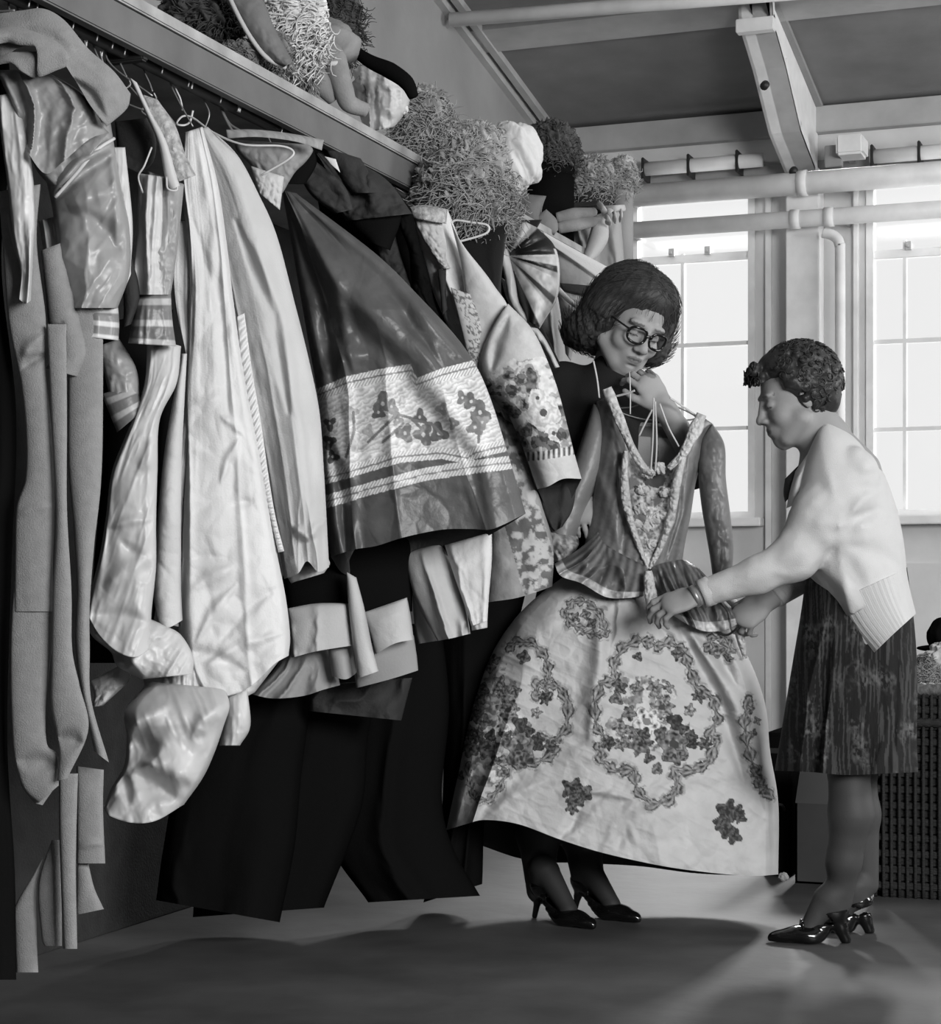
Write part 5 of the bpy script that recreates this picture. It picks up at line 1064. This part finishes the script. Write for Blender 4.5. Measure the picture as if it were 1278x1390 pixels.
V, f = fs_.mesh(); npmesh('sleeve', V, f, kn, cd); tubepx('cuff', [(1058, 799, B0+.11), (1050, 806, B0+.11)], [.040, .039], kn, cd, n=24, seg=4)
for (x, y) in ((1162, 868), (1176, 886)): blob('button', W(x, y, B0-.05), [.006]*3, M['white'], cd, 0, 9, 1, 10)
sheet('blouse_collar', [(1066, 650), (1064, 668), (1066, 682)], [(1084, 632), (1082, 652), (1072, 676)], B0-.01, M['dark'], t, bulge=.03, closed=True)
def skt(px, py, U, V):
    x = px+4*fbm(px/30, py/50, 3)
    s = fbm(x/2.6, py/55, 3, 3); b = fbm(px/22, py/34, 7, 3); g = fbm(px/3.2, py/5, 9, 3)
    return np.clip(.010+.022*(s > .15)+.10*np.clip(b-.12, 0, 1)*(g > -.1)+.10*np.clip(b, 0, 1)*np.clip(g, 0, 1)*2+.03*np.clip(s, 0, 1), .01, .3)
sheet('skirt', [(1096, 770), (1088, 830), (1078, 890), (1068, 950), (1060, 1000), (1052, 1046)], [(1232, 770), (1240, 830), (1245, 890), (1246, 950), (1245, 1000), (1247, 1048)], B0+.02, mat('skirt_cloth', .1, .85, .2, .5, 160, .1, 30, attr=True, stretch=(2, 2, .3)), t,
      B=[(1100, 1048), (1150, 1052), (1200, 1050)], bulge=.16, bthick=.16, topth=.9, tone=skt, btone=.01, step=1.3, folds=[(5, .03, .1, .05, .6)])
wt = thing  # wristwatch
tubepx('wristwatch', [(947, 808, B0-.10), (941, 811, B0-.10)], [.0268, .0268], M['metal'], t, n=24, seg=3)
shoe('shoe', hA, tA, .062, t, bow=True); shoe('shoe', hB, tB, .062, t)

# ---- the woman with glasses holding the gown
A0_ = 5.0
t = thing('person', 'woman with long bouffant dark hair and black glasses holding up the flowered gown', 'person', WV(790, 1245, 4.9))
pts = np.array([W(x, y, d) for x in (690, 960) for y in (365, 1260) for d in (4.66, 5.2)]); lo = pts.min(0); hi = pts.max(0); lo[2] = -.005
fa = Field(lo, hi, .0033); J = lambda x, y, d=0: WV(x, y, A0_+d)
fw = dirv(.34, -.80, -.48).normalized(); u0 = dirv(.24, -.42, .87).normalized(); sd = fw.cross(u0); sd = sd if sd.dot(RV) > 0 else -sd
ha = Frame(WV(855, 440, 4.95), fw, u0*math.cos(.2)+sd*math.sin(.2), 1.04)
head(fa, ha, WV(828, 528, 5.02), .05, 1.12)
fa.cone(J(826, 535), J(822, 600, .03), .07, .11, .05); fa.cone(J(822, 600, .03), J(805, 720, .03), .11, .09, .05); fa.cone(J(805, 720, .03), J(795, 830, .03), .1, .13, .05)
fa.cone(J(820, 560), J(768, 540, .03), .06, .055, .04); fa.cone(J(768, 540, .03), J(745, 650, .0), .048, .04, .03); fa.cone(J(745, 650), J(784, 664, -.15), .034, .022, .02)
fa.cone(J(830, 560), J(895, 572, .03), .06, .05, .04); fa.cone(J(895, 572, .03), J(940, 640, .0), .045, .038, .03); fa.cone(J(945, 622, -.05), J(902, 553, -.16), .040, .027, .02)
hand(fa, J(902, 553, -.16), dirv(-.55, -.1, .8), dirv(-.7, .4, -.5), dirv(-.3, .9, -.2), curls=((30, 45, 30), (35, 50, 30), (38, 55, 35), (40, 50, 35)), thumb=(28, 8), s=.97, rw=.026)
hand(fa, J(784, 668, -.16), dirv(.28, -.25, -.92), dirv(.9, .1, .2), dirv(.1, .9, -.2), curls=((8, 22, 20), (10, 25, 20), (12, 25, 20), (14, 28, 20)), thumb=(22, 5), s=.86, rw=.022)
fa.cone(J(772, 840), J(742, 1020, -.02), .085, .058, .03); fa.cone(J(812, 840), J(795, 1020, .02), .085, .058, .03)
fa.cone(J(742, 1020, -.02), J(731, 1130, -.05), .055, .056, .03); fa.cone(J(731, 1130, -.05), J(734, 1208, -.1), .054, .036, .02)
fa.cone(J(795, 1020, .02), J(790, 1130, -.02), .055, .055, .03); fa.cone(J(790, 1130, -.02), J(800, 1200, -.04), .054, .037, .02)
h1, t1 = WV(724, 1245, 4.9), WV(788, 1259, 4.76); h2, t2_ = WV(778, 1237, 4.98), WV(864, 1252, 4.82)
for p in (h1, t1, h2, t2_): p.z = 0
for h_, t_ in ((h1, t1), (h2, t2_)):
    t_ = h_+(t_-h_).normalized()*.235; x = (t_-h_).normalized(); L = .235
    a = h_+x*.035+UV*.10; fa.cone(a+UV*.03, a, .034, .028, .015); fa.cone(a+x*.02+UV*.02, h_+x*(L-.1)+UV*.04, .033, .022, .02); fa.cone(h_+x*(L-.1)+UV*.034, h_+x*(L-.06)+UV*.02, .02, .012, .01)
V, f = fa.mesh(); sk = .30
c = np.full(len(V), sk); c = np.where(V[:, 2] < .6, .03, c); c = face_tone(ha, V, sk, c)
npmesh('body', V, f, M['skin'], t, c)
# jumper
pts = np.array([W(x, y, d) for x in (690, 960) for y in (490, 860) for d in (4.66, 5.25)]); fj = Field(pts.min(0), pts.max(0), .0045)
fj.cone(WV(838, 505, 4.98), J(826, 540), .062, .075, .02); fj.cone(J(826, 545), J(820, 600, .03), .085, .125, .05); fj.cone(J(820, 600, .03), J(805, 720, .03), .125, .105, .05); fj.cone(J(805, 720, .03), J(795, 850, .03), .112, .145, .05)
fj.cone(J(822, 560), J(765, 528, .03), .075, .068, .05); fj.cone(J(765, 530, .03), J(745, 650), .066, .05, .03)
fj.cone(J(830, 565), J(893, 575, .03), .075, .062, .05); fj.cone(J(893, 575, .03), J(940, 640, .0), .058, .048, .03)
V, f = fj.mesh(); npmesh('jumper', V, f, M['sweater'], t)
# hair: bouffant on top, curled ends at the shoulder
lumps = [(0, -.035, .06, .097, .104, .086), (0, -.07, .0, .100, .062, .09), (.074, -.03, .0, .04, .066, .08), (-.080, -.02, .02, .042, .068, .07), (0, .02, .092, .078, .064, .045),
         (.082, -.045, -.06, .040, .05, .045), (.068, -.08, -.08, .048, .045, .042), (.0, -.10, -.08, .07, .035, .045), (-.094, .0, -.035, .032, .055, .05), (-.065, -.075, -.07, .045, .045, .04)]
fh = hair_field(ha, lumps, .0036, .03)
fh.ell(ha.P(.004, .11, -.02), (.064, .085, .088), .012, ha.R(), True)
V, f = fh.mesh(); L = ha.inv(V)
an = np.arctan2(L[:, 0], L[:, 1]+.03); q = fbm(an*9+L[:, 2]*8, L[:, 2]*5, 3, 4); q2 = fbm(L[:, 0]*60, L[:, 2]*60+L[:, 1]*50, 8, 3)*(L[:, 2] < .0)
nn_ = V-np.array(ha.P(0, -.02, .03)); nn_ /= np.linalg.norm(nn_, axis=1)[:, None]
hr = npmesh('hair', V+nn_*(.006*q+.010*q2)[:, None], f, M['hair'], t)
cl = []; rs = np.random.RandomState(9); idx = [i for i in rs.choice(len(V), 1800, replace=False) if not (L[i][1] > .05 and L[i][2] < .075)]
for i in idx:
    p = V[i]; l = L[i]; n_ = nn_[i]; dn = -np.array(ha.u)*1.+np.array(ha.r)*.5*np.sign(l[0])*(l[2] > .08)-np.array(ha.f)*.5; dn -= n_*(dn@n_); dn /= np.linalg.norm(dn)+1e-6; b = np.cross(n_, dn)
    tt = np.linspace(0, 1, 8)[:, None]; ln = .05+.03*rs.rand(); w = .004 if l[2] > -.02 else .010
    pts = p+n_*(-.001+.003*np.sin(tt*3.1))+dn*(tt-.5)*ln+b*w*np.sin(tt*5+rs.rand()*6)
    cl.append(tube('c', pts, .0006, None, n=3, seg=8, build=False, cap=False))
multi('strands', cl, M['hair'], hr)['kind'] = 'stuff'
# glasses
gl_ = []
for s in (-1, 1):
    a = np.linspace(0, 2*np.pi, 28)
    rr = [ha.P(s*.031+.0245*np.sign(math.cos(q))*abs(math.cos(q))**.75, .108-.010*abs(math.cos(q))*(1 if math.cos(q)*s > 0 else .2), .003+.0195*np.sign(math.sin(q))*abs(math.sin(q))**.8) for q in a]
    gl_.append(tube('f', rr, .0036, None, n=8, seg=56, build=False)); gl_.append(tube('f', [ha.P(s*.055, .097, .010), ha.P(s*.075, .06, .012), ha.P(s*.08, .0, .01)], .0025, None, n=6, build=False))
gl_.append(tube('f', [ha.P(-.009, .108, .008), ha.P(0, .11, .011), ha.P(.009, .108, .008)], .003, None, n=8, build=False))
multi('glasses', gl_, M['patent'], t)
# dark skirt under the gown
sheet('skirt', [(745, 800), (735, 900), (722, 1000), (712, 1090)], [(850, 800), (850, 900), (842, 1000), (835, 1090)], A0_+.04, M['black'], t, bulge=.13, bthick=.14, topth=1, step=5)
shoe('shoe', h1, h1+(t1-h1).normalized()*.235, .075, t, thin=True); shoe('shoe', h2, h2+(t2_-h2).normalized()*.235, .075, t, thin=True)

# ------------------------------------------------------------------ hamper, boxes at the right
HY = 5.35
t = thing('wicker_hamper', 'dark wicker hamper with plaited rim standing behind the woman in the cardigan', 'basket', WV(1290, 1195, 5.45))
hx0, hx1 = onY(1186, 1100, HY-.1).x, onY(1420, 1100, HY-.1).x
zt_ = WV(1270, 932, 5.35).z
bm = bmesh.new()
x0, x1, y0, y1 = hx0, hx1, HY-.05, HY+.5
for k in range(26):
    z0 = k*zt_/26; z1 = z0+zt_/26*.92; e = .006*(k % 2)
    for lo, hi in (((x0-e, y0-e, z0), (x1+e, y0+.02, z1)), ((x0-e, y1-.02, z0), (x1+e, y1+e, z1)), ((x0-e, y0, z0), (x0+.02, y1, z1)), ((x1-.02, y0, z0), (x1+e, y1, z1))): addbox(bm, lo, hi)
bmesh.ops.bevel(bm, geom=bm.edges[:], offset=.003, segments=1, affect='EDGES')
bmobj('woven_wall', bm, M['wicker'], t)
sp = []
for k in range(22):
    x = x0+(x1-x0)*k/21
    sp.append(tube('s', [(x, y0-.006, 0), (x, y0-.012, zt_/2), (x, y0-.006, zt_)], .005, None, n=6, build=False))
multi('stakes', sp, M['wicker'], t)
for (a, b) in (((x0, y0), (x1, y0)), ((x1, y0), (x1, y1)), ((x1, y1), (x0, y1)), ((x0, y1), (x0, y0))):
    tube('rim', [(a[0], a[1], zt_), ((a[0]+b[0])/2, (a[1]+b[1])/2, zt_), (b[0], b[1], zt_)], .017, mat('rim_cane', .12, .6, .3, .8, 90, .3, 90), t, n=14, seg=60, fold=lambda v, th: .18*np.sin(th*3+v*120))
tube('rim', [(x0, y0-.01, zt_-.09), ((x0+x1)/2, y0-.01, zt_-.09), (x1, y0-.01, zt_-.09)], .012, M['wicker'], t, n=12, seg=60, fold=lambda v, th: .18*np.sin(th*3+v*120))
tag(box('packed_cloth', (x0+.025, y0+.025, .02), (x1-.025, y1-.025, zt_-.03), M['black'], None, .02), 'dark cloth packed into the wicker hamper almost up to its rim', 'cloth')
t = thing('white_cloth', 'white cloth piled in the wicker hamper at the right edge', 'cloth', WV(1290, 925, 5.5))
blob('cloth', W(1292, 900, 5.52), [.085, .08, .07], M['white'], t, .2, 14, 5, 60, cr=.2)
t = thing('black_hat', 'black rounded hat lying on the cloth in the hamper at the right edge', 'hat', WV(1290, 870, 5.6))
blob('crown', W(1292, 862, 5.6), [.07, .07, .06], M['black'], t, .1, 14, 5, 40); blob('brim', W(1292, 880, 5.6), [.10, .10, .012], M['black'], t, .02, 14, 5, 30)
wig('grey tangled wig heaped in the hamper behind the cardigan', 1258, 914, 5.5, 22, 24, .16, 21, 260, ln=.05)
t = thing('cardboard_box', 'brown cardboard box with raised flap on the floor behind the bending woman', 'box', WV(1105, 1198, 5.5))
A = WV(1080, 1198, 5.48); A.z = 0; bz = WV(1080, 1090, 5.48).z
bm = bmesh.new(); w_, l_, th_ = .19, .24, .006
for lo, hi in (((0, 0, 0), (w_, th_, bz)), ((0, l_-th_, 0), (w_, l_, bz)), ((0, 0, 0), (th_, l_, bz)), ((w_-th_, 0, 0), (w_, l_, bz)), ((0, 0, 0), (w_, l_, th_))):
    addbox(bm, Vector(lo)+A, Vector(hi)+A)
bmobj('carton', bm, M['card'], t)
bm = bmesh.new(); vs = [bm.verts.new(A+Vector(v)) for v in ((0, 0, bz), (w_, 0, bz), (w_-.03, -.03, bz+.12), (.02, -.03, bz+.10), (0, .006, bz), (w_, .006, bz), (w_-.03, -.024, bz+.12), (.02, -.024, bz+.10))]
for q in ((0, 1, 2, 3), (7, 6, 5, 4), (0, 4, 5, 1), (1, 5, 6, 2), (2, 6, 7, 3), (3, 7, 4, 0)): bm.faces.new([vs[i] for i in q])
bmobj('flap', bm, mat('card_inside', .08, .85), t)
t = thing('storage_case', 'black upright case standing on the floor between the gown and the cardboard box', 'case', WV(1062, 1195, 5.55))
A = WV(1036, 1196, 5.62); A.z = 0
box('case_body', A, A+Vector((.085, .3, .42)), M['black'], t, .01); box('lid_edge', A+Vector((-.004, -.004, .36)), A+Vector((.089, .304, .375)), M['dark'], t, .002)
tubepx('handle', [(1050, 1100, 5.6), (1054, 1093, 5.58), (1062, 1093, 5.58), (1066, 1100, 5.6)], .004, M['dark'], t)
t = tag(blob('paper_scrap', Vector(WV(1064, 1190, 5.3))*1, [.014, .012, .012], M['white2'], None, .3, 60), 'small pale crumpled paper scrap on the floor by the cardboard box', 'scrap')
t.location.z += .0
